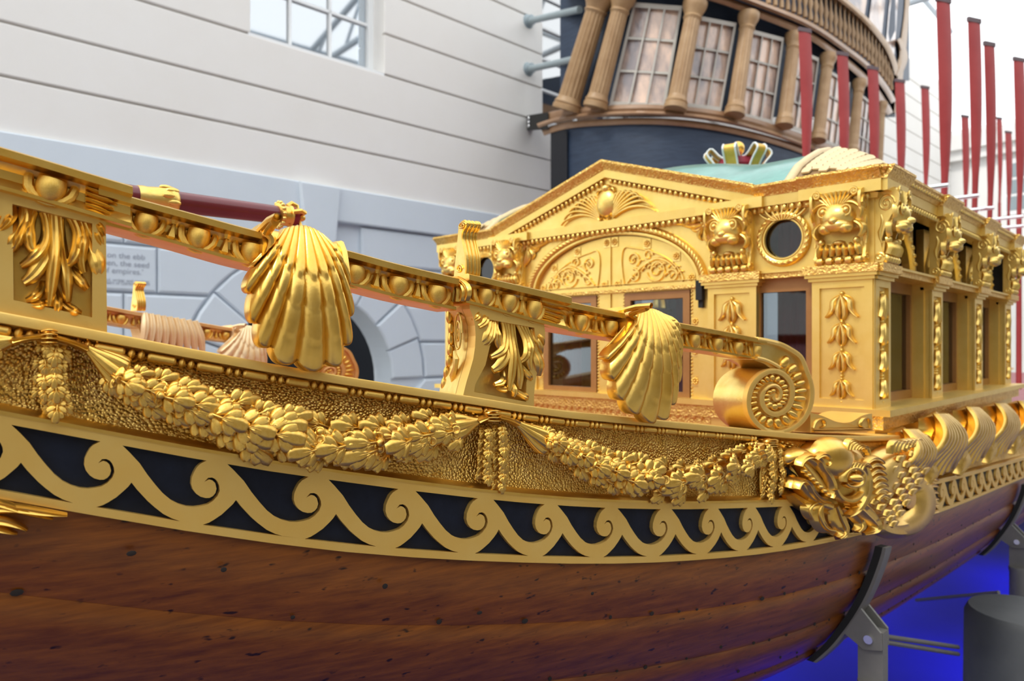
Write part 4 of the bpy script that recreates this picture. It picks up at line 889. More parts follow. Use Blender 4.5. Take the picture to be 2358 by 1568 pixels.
# base below the sill, inside the hull
b = MB(); b.box((CO.x+CL/2, YC, CAMZ-.31), (CL/2+.01, 0, 0), (0, CW/2+.005, 0), (0, 0, .115)); CAB = b.build('cabin_base', GOLDP, BARGE, smooth=False)
b = MB(); b.box((CO.x+CL/2, YC, CAMZ-.187), (CL/2+.035, 0, 0), (0, CW/2+.052, 0), (0, 0, .009)); sill = b.build('cabin_sill', GOLDP, BARGE, smooth=False)
b = MB(); b.box((CO.x+CL/2, YC, CAMZ-.215), (CL/2+.02, 0, 0), (0, CW/2+.03, 0), (0, 0, .02)); b.build('sill_cove', GOLDD, sill, smooth=False)
# carved strip under the door
b = MB(); vb(b, mc, .50, CW-.50, -.262, -.212, .0, .012); st = b.build('door_base_strip', GOLDD, CAB, smooth=False)
for k in range(26):
    b = MB(); dome(b, mc, .53+k*.0312, -.237, .010 if k % 2 else .006, .012, .008, .012, 8, 3); b.build('strip_rosette', GOLDC, st)
# ---- pilasters with husk drops
def husk_mesh():
    b = MB(); I = lambda x, y, o: Vector((x, y, o))
    dome(b, I, 0, .0, .006, .006, .006, 0, 8, 3)
    for sx in (-1, 1):
        plume(b, I, [(0, -.006), (sx*.016, -.018), (sx*.020, -.042), (sx*.034, -.062)], [.004, .0075, .007, .003], .005, .0, 12, .25, False, [.002, .005, .003])
        plume(b, I, [(0, -.006), (sx*.006, -.03), (sx*.007, -.055), (sx*.003, -.07)], [.004, .006, .007, .002], .006, .0, 10, .2, False, [.003, .005, .002])
    dome(b, I, 0, -.082, .005, .006, .006, 0, 8, 3); dome(b, I, 0, -.072, .003, .008, .005, 0, 8, 3)
    return b.mesh('husk_drop', GOLDC)
HUSK = husk_mesh()
def pilaster(mp, name, p0, p1, proud, ax, nrm, small=False):
    b = MB(); vb(b, mp, p0, p1, -.178, .186, -.03, proud-.008); p = b.build(name, GOLDP, BARGE, smooth=False)
    i = .022 if not small else .018
    b = MB(); slab(b, mp, rv(p0, p1, -.178, .186), proud-.009, proud, [rv(p0+i, p1-i, -.155, .166)]); b.build('panel_frame', GOLDP, p, smooth=False)
    for q, (h0, h1, o) in enumerate(((.186, .196, .008), (.196, .206, .016))):
        b = MB(); vb(b, mp, p0-o, p1+o, h0, h1, -.03, proud+o); b.build('cap_moulding', GOLDP, p, smooth=False)
    w = (p1-p0)/.168
    for k in range(4):
        sc = (1.0, .88, .8, .72)[k]; y = .150-.082*k
        c = mp((p0+p1)/2, y, proud-.008); put('husk_drop', HUSK, p, frame(c, ax*w*sc*1.32, Vector((0, 0, sc*1.12)), nrm*1.7))
    return p
AXv, NRa = Vector((0, 1, 0)), Vector((-1, 0, 0)); AXx, NRs = Vector((1, 0, 0)), Vector((0, -1, 0))
for p0, p1 in PIL: pilaster(mc, 'aft_pilaster', p0, p1, .014, AXv, NRa)
for p0, p1 in SPIL: pilaster(ms, 'side_pilaster', p0, p1, .004, AXx, NRs, True); pilaster(mp_port, 'port_pilaster', p0, p1, .004, AXx, Vector((0, 1, 0)), True)
# corner fillet strip beside the near corner pilaster
b = MB(); b.box((CO.x+.013, CO.y+.014, CAMZ+.006), (.022, 0, 0), (0, .017, 0), (0, 0, .186)); b.build('corner_fillet', GOLDP, BARGE, smooth=False)
# ---- string course
def course(name, m, h0, h1, o0, o1, parent=None, x1=CL):
    b = MB(); lo, hi = [], []
    for h, o, L in ((h0, o0, lo), (h1, o1, hi)): L += [Vector((CO.x-o, CO.y-o, CAMZ+h)), Vector((CO.x+x1+o, CO.y-o, CAMZ+h)), Vector((CO.x+x1+o, CO.y+CW+o, CAMZ+h)), Vector((CO.x-o, CO.y+CW+o, CAMZ+h))]
    b.hexa(lo+hi); return b.build(name, m, parent or BARGE, smooth=False)
def ringcourse(name, m, h0, h1, o, parent):
    first = None
    for M_, a0, a1 in ((mc, -o, .508), (mc, CW-.508, CW+o), (ms, 0, CL), (mp_port, 0, CL)):
        b = MB(); vb(b, M_, a0, a1, h0, h1, -.06, o); q = b.build(name, m, parent if parent is not BARGE or first is None else first, smooth=False); first = first or q
    return first
sc_ = ringcourse('string_course', GOLDD, .206, .222, .014, BARGE); ringcourse('string_fillet', GOLDP, .222, .229, .022, sc_)
for p0, p1 in PIL: b = MB(); vb(b, mc, p0-.02, p1+.02, .206, .230, 0, .036); b.build('string_break', GOLDD, sc_, smooth=False)
for p0, p1 in SPIL:
    for M_ in (ms, mp_port): b = MB(); vb(b, M_, p0-.02, p1+.02, .206, .230, 0, .030); b.build('string_break', GOLDD, sc_, smooth=False)
# ---- upper aft wall with roundels and arched door opening
EH = .205
def ell(rx, ry, n=40): return [(VC-rx*math.cos(math.pi*i/(n-1)), EH+ry*math.sin(math.pi*i/(n-1))) for i in range(n)]
RV = .258; RH = .325
b = MB(); slab(b, mc, rv(0, CW, .222, .445), -.05, .0, [circ(RV, RH, .066, .066, 32), circ(CW-RV, RH, .066, .066, 32), [(DW0-.0, .2235)]+[p for p in ell(.368, .200)][2:-2]+[(DW1, .2235)]]); uw = b.build('upper_aft_wall', GOLDP, BARGE, smooth=False)
for v in (RV, CW-RV):
    b = MB(); b.grid(lambda u, w: mc(v+(.074+.011*math.cos(2*math.pi*w))*math.cos(2*math.pi*u), RH+(.074+.011*math.cos(2*math.pi*w))*math.sin(2*math.pi*u), .004+.013*math.sin(2*math.pi*w)), 40, 8, True, True); rr = b.build('roundel_frame', GOLDC, BARGE)
    b = MB(); b.grid(lambda u, w: mc(v+(.061+.004*math.cos(2*math.pi*w))*math.cos(2*math.pi*u), RH+(.061+.004*math.cos(2*math.pi*w))*math.sin(2*math.pi*u), .006+.006*math.sin(2*math.pi*w)), 40, 6, True, True); b.build('roundel_fillet', GOLDP, rr)
    for k in range(26):
        a = 2*math.pi*k/26
        if math.sin(a) < .86:
            b = MB(); dome(b, mc, v+.0755*math.cos(a), RH+.0755*math.sin(a), .0105, .0055, .006, .014, 8, 3, a+math.pi/2+.5); b.build('wreath_leaf', GOLDC, rr)
    for k in range(9):
        a = R_(50+k*10); b = MB(); plume(b, mc, [(v+.052*math.cos(a)*.6, RH+.056), (v+.078*math.cos(a), RH+.07*math.sin(a)+.012), (v+.105*math.cos(a)*1.05, RH+.10*math.sin(a)+.006)], [.002, .005, .004], .006, .012, 8); b.build('crest_shell_rib', GOLDC, rr)
    b = MB(); slab(b, mc, circ(v, RH, .064, .064, 32), -.012, -.009); b.build('pane', PANE, rr, smooth=False)
# archivolt
b = MB(); plume(b, mc, ell(.395, .225), [.014]*2, .014, 0, 60); arv = b.build('archivolt', GOLDC, BARGE)
for k in range(58):
    a = math.pi*(k+.5)/58; b = MB(); dome(b, mc, VC-.395*math.cos(a), EH+.225*math.sin(a), .014, .006, .006, .012, 8, 3, math.atan2(.225*math.cos(a), .395*math.sin(a))+.6); b.build('archivolt_leaf', GOLDC, arv)
b = MB(); plume(b, mc, ell(.374, .206), [.005]*2, .010, 0, 60, 0, True); b.build('archivolt_fillet', GOLDP, arv)
# spandrel foliage
for sd in (-1, 1):
    b = MB()
    for pts in ([(.40, .42), (.33, .415), (.24, .425)], [(.40, .41), (.41, .37), (.435, .31)], [(.405, .405), (.36, .40), (.30, .412)], [(.405, .40), (.40, .36), (.42, .33)], [(.40, .405), (.37, .385), (.345, .392)], [(.405, .40), (.375, .37), (.385, .35)], [(.41, .42), (.43, .40), (.44, .36)]):
        plume(b, mc, [(VC+sd*x, y) for x, y in pts], [.004, .011, .003], .009, 0, 14, .3, False, [.003, .006, .002])
    for k in range(6): a = k*math.pi/3; dome(b, mc, VC+sd*(.40+.012*math.cos(a)), .405+.012*math.sin(a), .008, .008, .008, .006, 8, 3)
    b.build('spandrel_foliage', GOLDC, uw)
# ---- double door
b = MB(); slab(b, mc, rv(DW0, DW1, -.212, EH+.0)[:2]+[(DW1, EH)]+[p for p in reversed(ell(.368, .197))][1:-1]+[(DW0, EH)], -.035, -.012, [rv(VC-.335, VC-.062, -.185, .19), rv(VC+.062, VC+.335, -.185, .19)]); door = b.build('double_door', GOLDP, BARGE, smooth=False)
for sd in (-1, 1):
    c = VC+sd*.1985; hw = .134
    b = MB(); slab(b, mc, rv(c-hw, c+hw, -.183, .188), -.03, -.006, [rv(c-hw+.026, c+hw-.026, -.16, .162)]); b.build('door_window_frame', BROWNF, door, smooth=False)
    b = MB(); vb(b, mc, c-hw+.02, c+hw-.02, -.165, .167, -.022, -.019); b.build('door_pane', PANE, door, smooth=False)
    # beaded border
    loop = [(c-hw-.006+2*(hw+.006)*k/22, -.190) for k in range(23)]+[(c-hw-.006+2*(hw+.006)*k/22, .195) for k in range(23)]+[(c-hw-.006, -.19+.385*k/32) for k in range(33)]+[(c+hw+.006, -.19+.385*k/32) for k in range(33)]
    b = MB()
    for x, y in loop: dome(b, mc, x, y, .0042, .0042, .005, -.012, 6, 2)
    b.build('pearl_border', GOLDC, door, kind='stuff')
    # tympanum of the leaf
    tp = [(VC+sd*.062, EH+.012), (VC+sd*.30, EH+.012)]+[(VC+sd*.31*math.cos(a), EH+.155*math.sin(a)) for a in [R_(8+7*k) for k in range(10)]]+[(VC+sd*.062, EH+.150)]
    b = MB(); plume(b, mc, tp+[tp[0]], [.0035]*2, .006, -.012, 60); b.build('tympanum_moulding', GOLDC, door)
    def scroll(cx, cy, r, a0, a1, n=26): return [(VC+sd*(cx+r*(1-.8*k/n)*math.cos(R_(lerp(a0, a1, k/n)))), EH+cy+r*(1-.8*k/n)*math.sin(R_(lerp(a0, a1, k/n)))) for k in range(n)]
    b = MB()
    for sp_ in (scroll(.20, .06, .042, -170, 420), scroll(.10, .105, .028, -60, 420), scroll(.105, .045, .026, 100, -320), scroll(.265, .035, .024, 150, -300), scroll(.165, .115, .020, 0, 460)): plume(b, mc, sp_, [.0055, .0045, .003], .007, -.012, 34)
    plume(b, mc, [(VC+sd*.075, EH+.022), (VC+sd*.13, EH+.07), (VC+sd*.2, EH+.10), (VC+sd*.26, EH+.075), (VC+sd*.295, EH+.022)], [.004, .006, .006, .005, .002], .007, -.012, 24)
    for k in range(16):
        x, y = VC+sd*(.085+.0135*k), EH+.028+.075*abs(math.sin(k*1.7))*(1-k/22); plume(b, mc, [(x, y), (x+sd*.008, y+.012), (x+sd*.02, y+.010)], [.002, .005, .002], .006, -.010, 8)
    b.build('tympanum_scrollwork', GOLDC, door)
ros = MB(); I3 = lambda x, y, o: Vector((x, y, o)); slab(ros, I3, rv(-.017, .017, -.019, .019), 0, .003)
for k in range(8): dome(ros, I3, .010*math.cos(k*math.pi/4), .010*math.sin(k*math.pi/4), .0048, .0048, .005, .003, 8, 3)
dome(ros, I3, 0, 0, .005, .005, .008, .003, 8, 3); ROS = ros.mesh('rosette', GOLDC)
spots = [(VC+.34*math.cos(a), EH+.177*math.sin(a)) for a in [R_(t) for t in (8, 35, 62, 87, 93, 118, 145, 172)]]+[(VC-.03, EH+.02), (VC+.03, EH+.02)]+[(VC+s_*.352, h) for s_ in (-1, 1) for h in (.08, -.02, -.12, -.19)]
for v, h in spots: put('rosette', ROS, door, frame(mc(v, h, -.012), AXv*.9, Vector((0, 0, .9)), NRa))
b = MB(); vb(b, mc, DW0, DW1, .193, .204, -.02, .006); b.build('transom_moulding', GOLDD, door, smooth=False)
b = MB(); vb(b, mc, DW0, DW1, .204, .216, -.02, -.002); b.build('transom_fillet', GOLDP, door, smooth=False)
b = MB(); plume(b, mc, [(VC, -.2), (VC, .0), (VC, .19)], [.0035]*2, .006, -.012, 30); plume(b, mc, [(VC, .22), (VC, .40)], [.0035]*2, .006, -.012, 20); b.build('meeting_bead', GOLDC, door)
# jambs between door and pilasters
for v0, v1 in ((.508, DW0), (DW1, CW-.508)): b = MB(); vb(b, mc, v0, v1, -.212, .222, -.05, -.004); b.build('door_jamb', GOLDP, BARGE, smooth=False)
b = MB(); vb(b, mc, DW0-.025, DW0-.002, .15, .215, 0, .02); vb(b, mc, DW0-.022, DW0-.006, .125, .15, 0, .01); b.build('door_hinge', CORK, door, smooth=False)
# ---- side lights beside the door
for v0, v1 in ((.168, .341), (CW-.341, CW-.168)):
    b = MB(); slab(b, mc, rv(v0, v1, -.178, .206), -.035, -.012, [rv(v0+.028, v1-.002, -.15, .165)]); w_ = b.build('side_light_frame', BROWNF, BARGE, smooth=False)
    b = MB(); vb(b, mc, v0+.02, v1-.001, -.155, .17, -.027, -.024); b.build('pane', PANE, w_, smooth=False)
# ---- starboard and port sides: windows and arched lights
def side_bay(mp, x0, x1):
    xm = (x0+x1)/2; rx = (x1-x0)/2-.03
    b = MB(); slab(b, mp, rv(x0, x1, .222, .42), -.08, -.055, [[(xm-rx, .232)]+[(xm-rx*math.cos(R_(a)), .235+.155*math.sin(R_(a))) for a in range(5, 180, 10)]+[(xm+rx, .232)]]); w_ = b.build('side_arch_wall', GOLDC, BARGE, smooth=False)
    b = MB(); plume(b, mp, [(xm-(rx+.012)*math.cos(R_(a)), .230+.168*math.sin(R_(a))) for a in range(0, 181, 9)], [.013]*2, .016, -.055, 40); b.build('arch_moulding', GOLDC, w_)
    for k in range(18):
        a = R_(5+k*10); b = MB(); dome(b, mp, xm-(rx+.012)*math.cos(a), .230+.168*math.sin(a), .013, .008, .008, -.042, 8, 3, a); b.build('arch_leaf', GOLDC, w_)
    b = MB(); slab(b, mp, rv(x0, x1, -.178, .206), -.08, -.056, [rv(x0+.025, x1-.025, -.15, .17)]); f_ = b.build('side_window_frame', BROWNF, BARGE, smooth=False)
    b = MB(); vb(b, mp, x0+.02, x1-.02, -.155, .175, -.072, -.069); b.build('pane', PANE, f_, smooth=False)
    for xx in (x0, x1-.008): b = MB(); vb(b, mp, xx, xx+.008, -.178, .206, -.08, -.02); b.build('window_reveal', GOLDP, f_, smooth=False)
for k in range(3):
    x0, x1 = SPIL[k][1], SPIL[k+1][0]
    side_bay(ms, x0, x1); side_bay(mp_port, x0, x1)
# ---- mask consoles
def mask_meshes():
    I = lambda x, y, o: Vector((x, y, o)); out = []
    b = MB(); b.hexa([Vector(p) for p in ((-.068, 0, .0), (.068, 0, .0), (.068, 0, .025), (-.068, 0, .025), (-.068, .064, 0), (.068, .064, 0), (.068, .062, .030), (-.068, .062, .030))]); b.hexa([Vector(p) for p in ((-.068, .06, .0), (.068, .06, .0), (.068, .06, .004), (-.068, .06, .004), (-.068, .10, 0), (.068, .10, 0), (.068, .10, .004), (-.068, .10, .004))]); b.hexa([Vector(p) for p in ((-.068, .10, .0), (.068, .10, .0), (.068, .10, .034), (-.068, .10, .034), (-.068, .205, 0), (.068, .205, 0), (.068, .205, .055), (-.068, .205, .055))]); out.append(('console_block', b.mesh('console_block', GOLDP, False)))
    b = MB(); dome(b, I, 0, .135, .056, .042, .045, .035, 18, 7); dome(b, I, 0, .108, .048, .019, .03, .055, 16, 5); dome(b, I, -.03, .100, .022, .016, .026, .055, 12, 5); dome(b, I, .03, .100, .022, .016, .026, .055, 12, 5); dome(b, I, 0, .118, .017, .014, .03, .064, 12, 5); out.append(('mask_face', b.mesh('mask_face', GOLDC)))
    for sx in (-1, 1):
        b = MB(); dome(b, I, sx*.034, .148, .010, .010, .012, .066, 10, 4); b.tube([(sx*.034+.0145*math.cos(k*.42), .148+.0145*math.sin(k*.42), .068) for k in range(16)], .0035, 6); out.append(('mask_eye', b.mesh('mask_eye', GOLDC)))
        b = MB(); plume(b, I, [(sx*.006, .150), (sx*.02, .170), (sx*.05, .172), (sx*.074, .150), (sx*.070, .125)], [.006, .008, .008, .007, .004], .012, .052, 18, .2); out.append(('mask_brow', b.mesh('mask_brow', GOLDC)))
        b = MB(); dome(b, I, sx*.056, .198, .015, .013, .018, .05, 10, 4); b.tube([(sx*.056+.013*math.cos(k*.45)*(1-k/30), .198+.013*math.sin(k*.45)*(1-k/30), .066) for k in range(20)], .003, 6); out.append(('mask_horn', b.mesh('mask_horn', GOLDC)))
        b = MB(); plume(b, I, [(sx*.05, .12), (sx*.072, .10), (sx*.062, .075)], [.008, .012, .005], .014, .035, 12, .2); out.append(('mask_cheek', b.mesh('mask_cheek', GOLDC)))
    b = MB()
    for k in range(9): f = (k-4)/4; plume(b, I, [(f*.012, .150), (f*.034, .178), (f*.062, .205-.012*f*f)], [.003, .0065, .003], .008, .056, 10, .2)
    out.append(('mask_forelock', b.mesh('mask_forelock', GOLDC)))
    b = MB()
    for k in range(7): f = (k-3)/3; plume(b, I, [(f*.05, .060), (f*.056, .045), (f*.062, .024)], [.005, .011, .007], .012, .026, 10, .3, False, [.004, .012, .006])
    out.append(('mask_beard', b.mesh('mask_beard', GOLDC)))
    b = MB(); dome(b, I, 0, .062, .02, .008, .02, .028, 10, 4)
    for sx in (-1, 1): dome(b, I, sx*.052, .066, .011, .011, .016, .03, 10, 4)
    out.append(('mask_chin', b.mesh('mask_chin', GOLDC)))
    for k in range(5): b = MB(); b.lathe((-.058+.029*k, .012, .030), (1, 0, 0), [(.004, -.0135), (.0115, -.008), (.013, 0), (.0115, .008), (.004, .0135)], 10); out.append(('mask_bead', b.mesh('mask_bead', GOLDC)))
    # scrolled cheeks of the console
    for sx in (-1, 1):
        b = MB(); prof_ = crom([(.0, 0), (.026, .002), (.034, .016), (.028, .03), (.022, .05), (.028, .085), (.045, .125), (.066, .16), (.066, .195), (.05, .207), (0, .207)], 40)
        slab(b, lambda x, y, o: Vector((sx*(.068+o), y, x)), prof_, 0, .008); out.append(('console_cheek', b.mesh('console_cheek', GOLDP, True, 40)))
        b = MB(); b.tube([(sx*.0775, .165+.026*(1-k/26)*math.sin(k*.5), .036+.022*(1-k/26)*math.cos(k*.5)) for k in range(24)], .0032, 6); b.tube([(sx*.077, .018+.012*math.sin(k*.5)*(1-k/18), .018+.012*math.cos(k*.5)*(1-k/18)) for k in range(16)], .003, 6); b.tube([(sx*.0765, .135-.016*k, .022+.004*math.sin(k*1.4)) for k in range(6)], [.002, .005, .004, .006, .004, .002], 6); out.append(('cheek_scroll', b.mesh('cheek_scroll', GOLDC)))
    return out
MASK = mask_meshes()
def put_mask(mp, c, w, ax, nrm, off):
    M_ = frame(mp(c, .230, off), ax*w, Vector((0, 0, 1)), nrm)
    root = None
    for nme, me in MASK:
        o = put(nme if root else 'mask_console', me, root or BARGE, None if root else M_)
        if root is None: root = o
for p0, p1 in PIL: put_mask(mc, (p0+p1)/2, .92, AXv, NRa, .0)
for p0, p1 in SPIL: put_mask(ms, (p0+p1)/2, .78, AXx, NRs, -.006); put_mask(mp_port, (p0+p1)/2, .78, AXx, Vector((0, 1, 0)), -.006)
# ---- entablature
en = course('entablature', GOLDP, .412, .428, .012, .016)
fa = course('fascia', GOLDP, .428, .458, .026, .028, en)
def seg(name, m, mp, a0, a1, prof_, parent):
    b = MB(); k = len(prof_); b.v += [tuple(mp(a0(o) if callable(a0) else a0, h, o)) for o, h in prof_]+[tuple(mp(a1(o) if callable(a1) else a1, h, o)) for o, h in prof_]
    b.f += [(j, (j+1) % k, k+(j+1) % k, k+j) for j in range(k)]+[tuple(range(k)), tuple(range(2*k-1, k-1, -1))]; return b.build(name, m, parent, angle=30)
CY = [(0, .458), (.030, .458), (.033, .466), (.040, .473), (.046, .484), (.049, .486), (.049, .493), (0, .493)]
seg('cornice_cyma', GOLDD, mc, lambda o: -o, .34, CY, en); seg('cornice_cyma', GOLDD, mc, CW-.34, lambda o: CW+o, CY, en)
seg('cornice_cyma', GOLDD, ms, lambda o: -o, lambda o: CL+o, CY, en); seg('cornice_cyma', GOLDD, mp_port, lambda o: -o, lambda o: CL+o, CY, en)
bd = MB(); bd.ball((0, 0, 0), (.0075, 0, 0), (0, .0075, 0), (0, 0, .010), 8, 6); BD = bd.mesh('egg_bead', GOLDC)
for k in range(78): put('egg_bead', BD, en, Matrix.Translation(mc(.012+k*.0236, .418, .021)))
for k in range(72): put('egg_bead', BD, en, Matrix.Translation(ms(.012+k*.0256, .418, .021)))
for p0, p1 in PIL: b = MB(); vb(b, mc, p0-.03, p1+.03, .426, .4585, .01, .040); b.build('cornice_break', GOLDP, en, smooth=False); seg('cyma_break', GOLDD, mc, p0-.03, p1+.03, [(o+.010 if o else 0, h+.0006) for o, h in CY], en) if p0 in (PIL[0][0], PIL[3][0]) else None
for p0, p1 in SPIL: b = MB(); vb(b, ms, p0-.03, p1+.03, .426, .4585, .01, .044); b.build('cornice_break', GOLDP, en, smooth=False); seg('cyma_break', GOLDD, ms, p0-.035, p1+.035, [(o+.014 if o else 0, h+.0006) for o, h in CY], en)
for k in range(66): b = MB(); dome(b, ms, .01+k*.0285, .475, .010, .008, .006, .040, 8, 2); b.build('cyma_leaf', GOLDC, en)
# ---- pediment
PH0, PHA, PS = .442, .624, .585
b = MB(); slab(b, mc, [(VC-PS+.02, PH0+.01), (VC+PS-.02, PH0+.01), (VC, PHA)], -.05, .010); ty = b.build('pediment', GOLDP, BARGE, smooth=False)
for sd in (-1, 1):
    def mr(u, w, off):  # along the rake
        v = VC+sd*PS*(1-u); h = lerp(PH0, PHA, u); return mc(v, h+w, off)
    for nme, m_, prof_ in (('raking_fascia', GOLDP, [(-.05, -.006), (.028, -.006), (.030, .022), (-.05, .022)]), ('raking_cyma', GOLDD, [(-.05, .022), (.033, .022), (.036, .03), (.044, .038), (.050, .048), (.050, .056), (-.05, .056)])):
        b = MB(); k = len(prof_); e0 = 0
        b.v += [tuple(mr(e0*.9, w, o)) for o, w in prof_]+[tuple(mr(1, w, o)) for o, w in prof_]; b.f += [(j, (j+1) % k, k+(j+1) % k, k+j) for j in range(k)]+[tuple(range(k)), tuple(range(2*k-1, k-1, -1))]; b.build(nme, m_, ty, angle=30)
    for k in range(25): put('egg_bead', BD, ty, Matrix.Translation(mr(.10+k*.036, -.016, .018)))
    # wings of the cartouche
    for k in range(8):
        a = R_(2+k*10.5); L = .185-.012*k; b = MB(); cs, sn = math.cos(a), math.sin(a)
        plume(b, mc, [(VC+sd*.030, .466+.003*k), (VC+sd*(.03+L*.42*math.cos(a+.25)), .468+L*.42*math.sin(a+.30)), (VC+sd*(.03+L*.8*cs), .470+L*.72*sn+.012), (VC+sd*(.03+L*cs), .462+L*.62*sn)], [.003, .0058, .0052, .0015], .008, .010, 16, .1, False, [.004, .012, .010]); b.build('palm_frond', GOLDC, ty)
b = MB(); dome(b, mc, VC, .524, .050, .054, .030, .010, 20, 6); ca = b.build('cartouche', GOLDC, ty)
for k in range(10): a = 2*math.pi*k/10; b = MB(); plume(b, mc, [(VC+.046*math.cos(a), .522+.05*math.sin(a)), (VC+.060*math.cos(a+.2), .522+.062*math.sin(a+.2)), (VC+.052*math.cos(a+.5), .522+.056*math.sin(a+.5))], [.003, .0075, .003], .012, .012, 10, .2); b.build('cartouche_scroll', GOLDC, ty)
b = MB(); dome(b, mc, VC, .578, .020, .016, .022, .014, 12, 5); b.build('cartouche_shell', GOLDC, ty)
text('FP', .05, GOLDC, ty, lambda x, y, z: mc(VC-x, .505+y, .036+z), 'cartouche_letters', 'CENTER')
# ---- roof: teal cove with scaled cream corners
def roofh(v, x):
    e = min(v, CW-v); x = max(x, 0)
    c = .165*min(1, x/.30)**.7*(1-.45*min(1, max(0, x-.32)/.45))
    k = .17*min(1, x/1.0)*max(0, 1-((v-VC)/.42)**2)
    g = math.sin(math.pi/2*min(1, max(e, 0)/.25))**.75
    return .488+c*g+k
def mroof(v, x, off=0): return Vector((CO.x+x, CO.y+v, CAMZ+roofh(v, x)+off))
b = MB(); b.grid(lambda u, w: mroof(lerp(.25, CW-.25, u), lerp(.0, CL+.02, w)), 30, 24); rf = b.build('roof', TEAL, BARGE)
for v0, v1 in ((-.02, .25), (CW-.25, CW+.02)):
    b = MB(); b.grid(lambda u, w: mroof(lerp(v0, v1, u), lerp(0, CL+.02, w)), 12, 24); b.build('roof_corner', ROOFL, rf)
    vr = .25 if v0 < 0 else CW-.25
    b = MB(); b.grid(lambda u, w: mroof(vr+.016*math.cos(math.pi*u), lerp(0, CL, w), .002+.014*math.sin(math.pi*u)), 7, 24); b.build('roof_rib', ROOFC, rf)
scl = MB(); slab(scl, I3, [(-.0175, -.0115), (-.0175, .0115), (0, .0145), (.012, .010), (.0185, 0), (.012, -.010), (0, -.0145)], -.002, .0035); SCL = scl.mesh('roof_scale', ROOFC)
for v0 in (0.0, CW-.225):
    for i in range(9):
        for j in range(22):
            v = v0+.026*i; x = .05+.034*(j+(.5 if i % 2 else 0)); p = mroof(v, x); du = (mroof(v+.01, x)-p).normalized(); dv = (mroof(v, x+.01)-p).normalized(); n_ = du.cross(dv); n_ = n_ if n_.z > 0 else -n_
            put('roof_scale', SCL, rf, frame(p+n_*.002, dv, du, (n_+dv*-.30).normalized()))
# ---- crown on the roof
cb = mroof(VC, 1.0)+Vector((0, 0, .03)); CR = thing  # the crown belongs to the barge
b = MB(); b.lathe(cb+Vector((0, 0, -.01)), (0, 0, 1), [(.10, 0), (.105, .01), (.10, .03), (.105, .04), (.09, .045)], 20); cr = b.build('roof_crown', GOLDP, BARGE)
b = MB(); b.lathe(cb+Vector((0, 0, .03)), (0, 0, 1), [(.088, 0), (.098, .03), (.085, .06), (.03, .075)], 18); b.build('crown_cap', RUBY, cr)
for k in range(6):
    a = R_(k*60+12); d = Vector((math.cos(a), math.sin(a), 0)); t_ = Vector((-d.y, d.x, 0))
    pts = crom([(.088, .02, 0), (.115, .07, 0), (.148, .118, 0), (.128, .138, 0), (.085, .10, 0), (.045, .085, 0), (.012, .105, 0)], 18)
    b = MB(); n = len(pts)
    for r, z, _ in pts:
        for q in (-.027, .027): b.v += [tuple(cb+d*r+t_*q+Vector((0, 0, z))), tuple(cb+d*(r-.007)+t_*q+Vector((0, 0, z-.004)))]
    b.f += [(i*4+x, i*4+y, (i+1)*4+y, (i+1)*4+x) for i in range(n-1) for x, y in ((0, 2), (2, 3), (3, 1), (1, 0))]+[(0, 1, 3, 2), ((n-1)*4, (n-1)*4+2, (n-1)*4+3, (n-1)*4+1)]; b.build('crown_arch', CROWNY, cr, angle=50)
    for q in (-.028, .028): b = MB(); b.tube([cb+d*(r+.002)+t_*q+Vector((0, 0, z)) for r, z, _ in pts], .0045, 6); b.build('pearl_edge', WHITEP, cr)
b = MB(); b.ball(cb+Vector((0, 0, .145)), (.032, 0, 0), (0, .032, 0), (0, 0, .034), 14, 10); b.build('crown_orb', GOLD, cr)
# ---- inside: lining, seats, curtains
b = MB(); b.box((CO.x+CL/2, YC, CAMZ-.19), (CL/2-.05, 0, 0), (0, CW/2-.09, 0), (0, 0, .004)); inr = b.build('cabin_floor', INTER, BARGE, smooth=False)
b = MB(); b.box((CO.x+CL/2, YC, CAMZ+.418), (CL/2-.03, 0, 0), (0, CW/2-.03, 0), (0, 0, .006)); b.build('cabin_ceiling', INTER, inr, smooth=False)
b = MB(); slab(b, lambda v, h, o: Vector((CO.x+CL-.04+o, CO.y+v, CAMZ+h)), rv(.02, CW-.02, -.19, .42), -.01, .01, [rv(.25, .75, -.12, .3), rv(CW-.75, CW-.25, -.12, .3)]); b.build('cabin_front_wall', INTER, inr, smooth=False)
def curtain(p, ax, w, h0, h1):
    b = MB(); nrm = Vector((0, 0, 1)).cross(ax)
    b.grid(lambda u, v: p+ax*(w*u)+nrm*(.012*math.sin(u*26))+Vector((0, 0, lerp(h0, h1, v))), 30, 3); n = len(b.v)
    b.grid(lambda u, v: p+ax*(w*u)+nrm*(.012*math.sin(u*26)+.004)+Vector((0, 0, lerp(h0, h1, v))), 30, 3); b.build('curtain', CURTAIN, inr)
for v0 in (.225, .60, 1.13, CW-.33): curtain(Vector((CO.x+.10, CO.y+v0, CAMZ)), AXv, .09, -.18, .40)
for x0 in (.50, .70, 1.10, 1.30): curtain(Vector((CO.x+x0, CO.y+.12, CAMZ)), AXx, .08, -.18, .40); curtain(Vector((CO.x+x0, CO.y+CW-.12, CAMZ)), AXx, .08, -.18, .40)
STONEW = mat('aged_white_paint', (.52, .49, .44), .6)
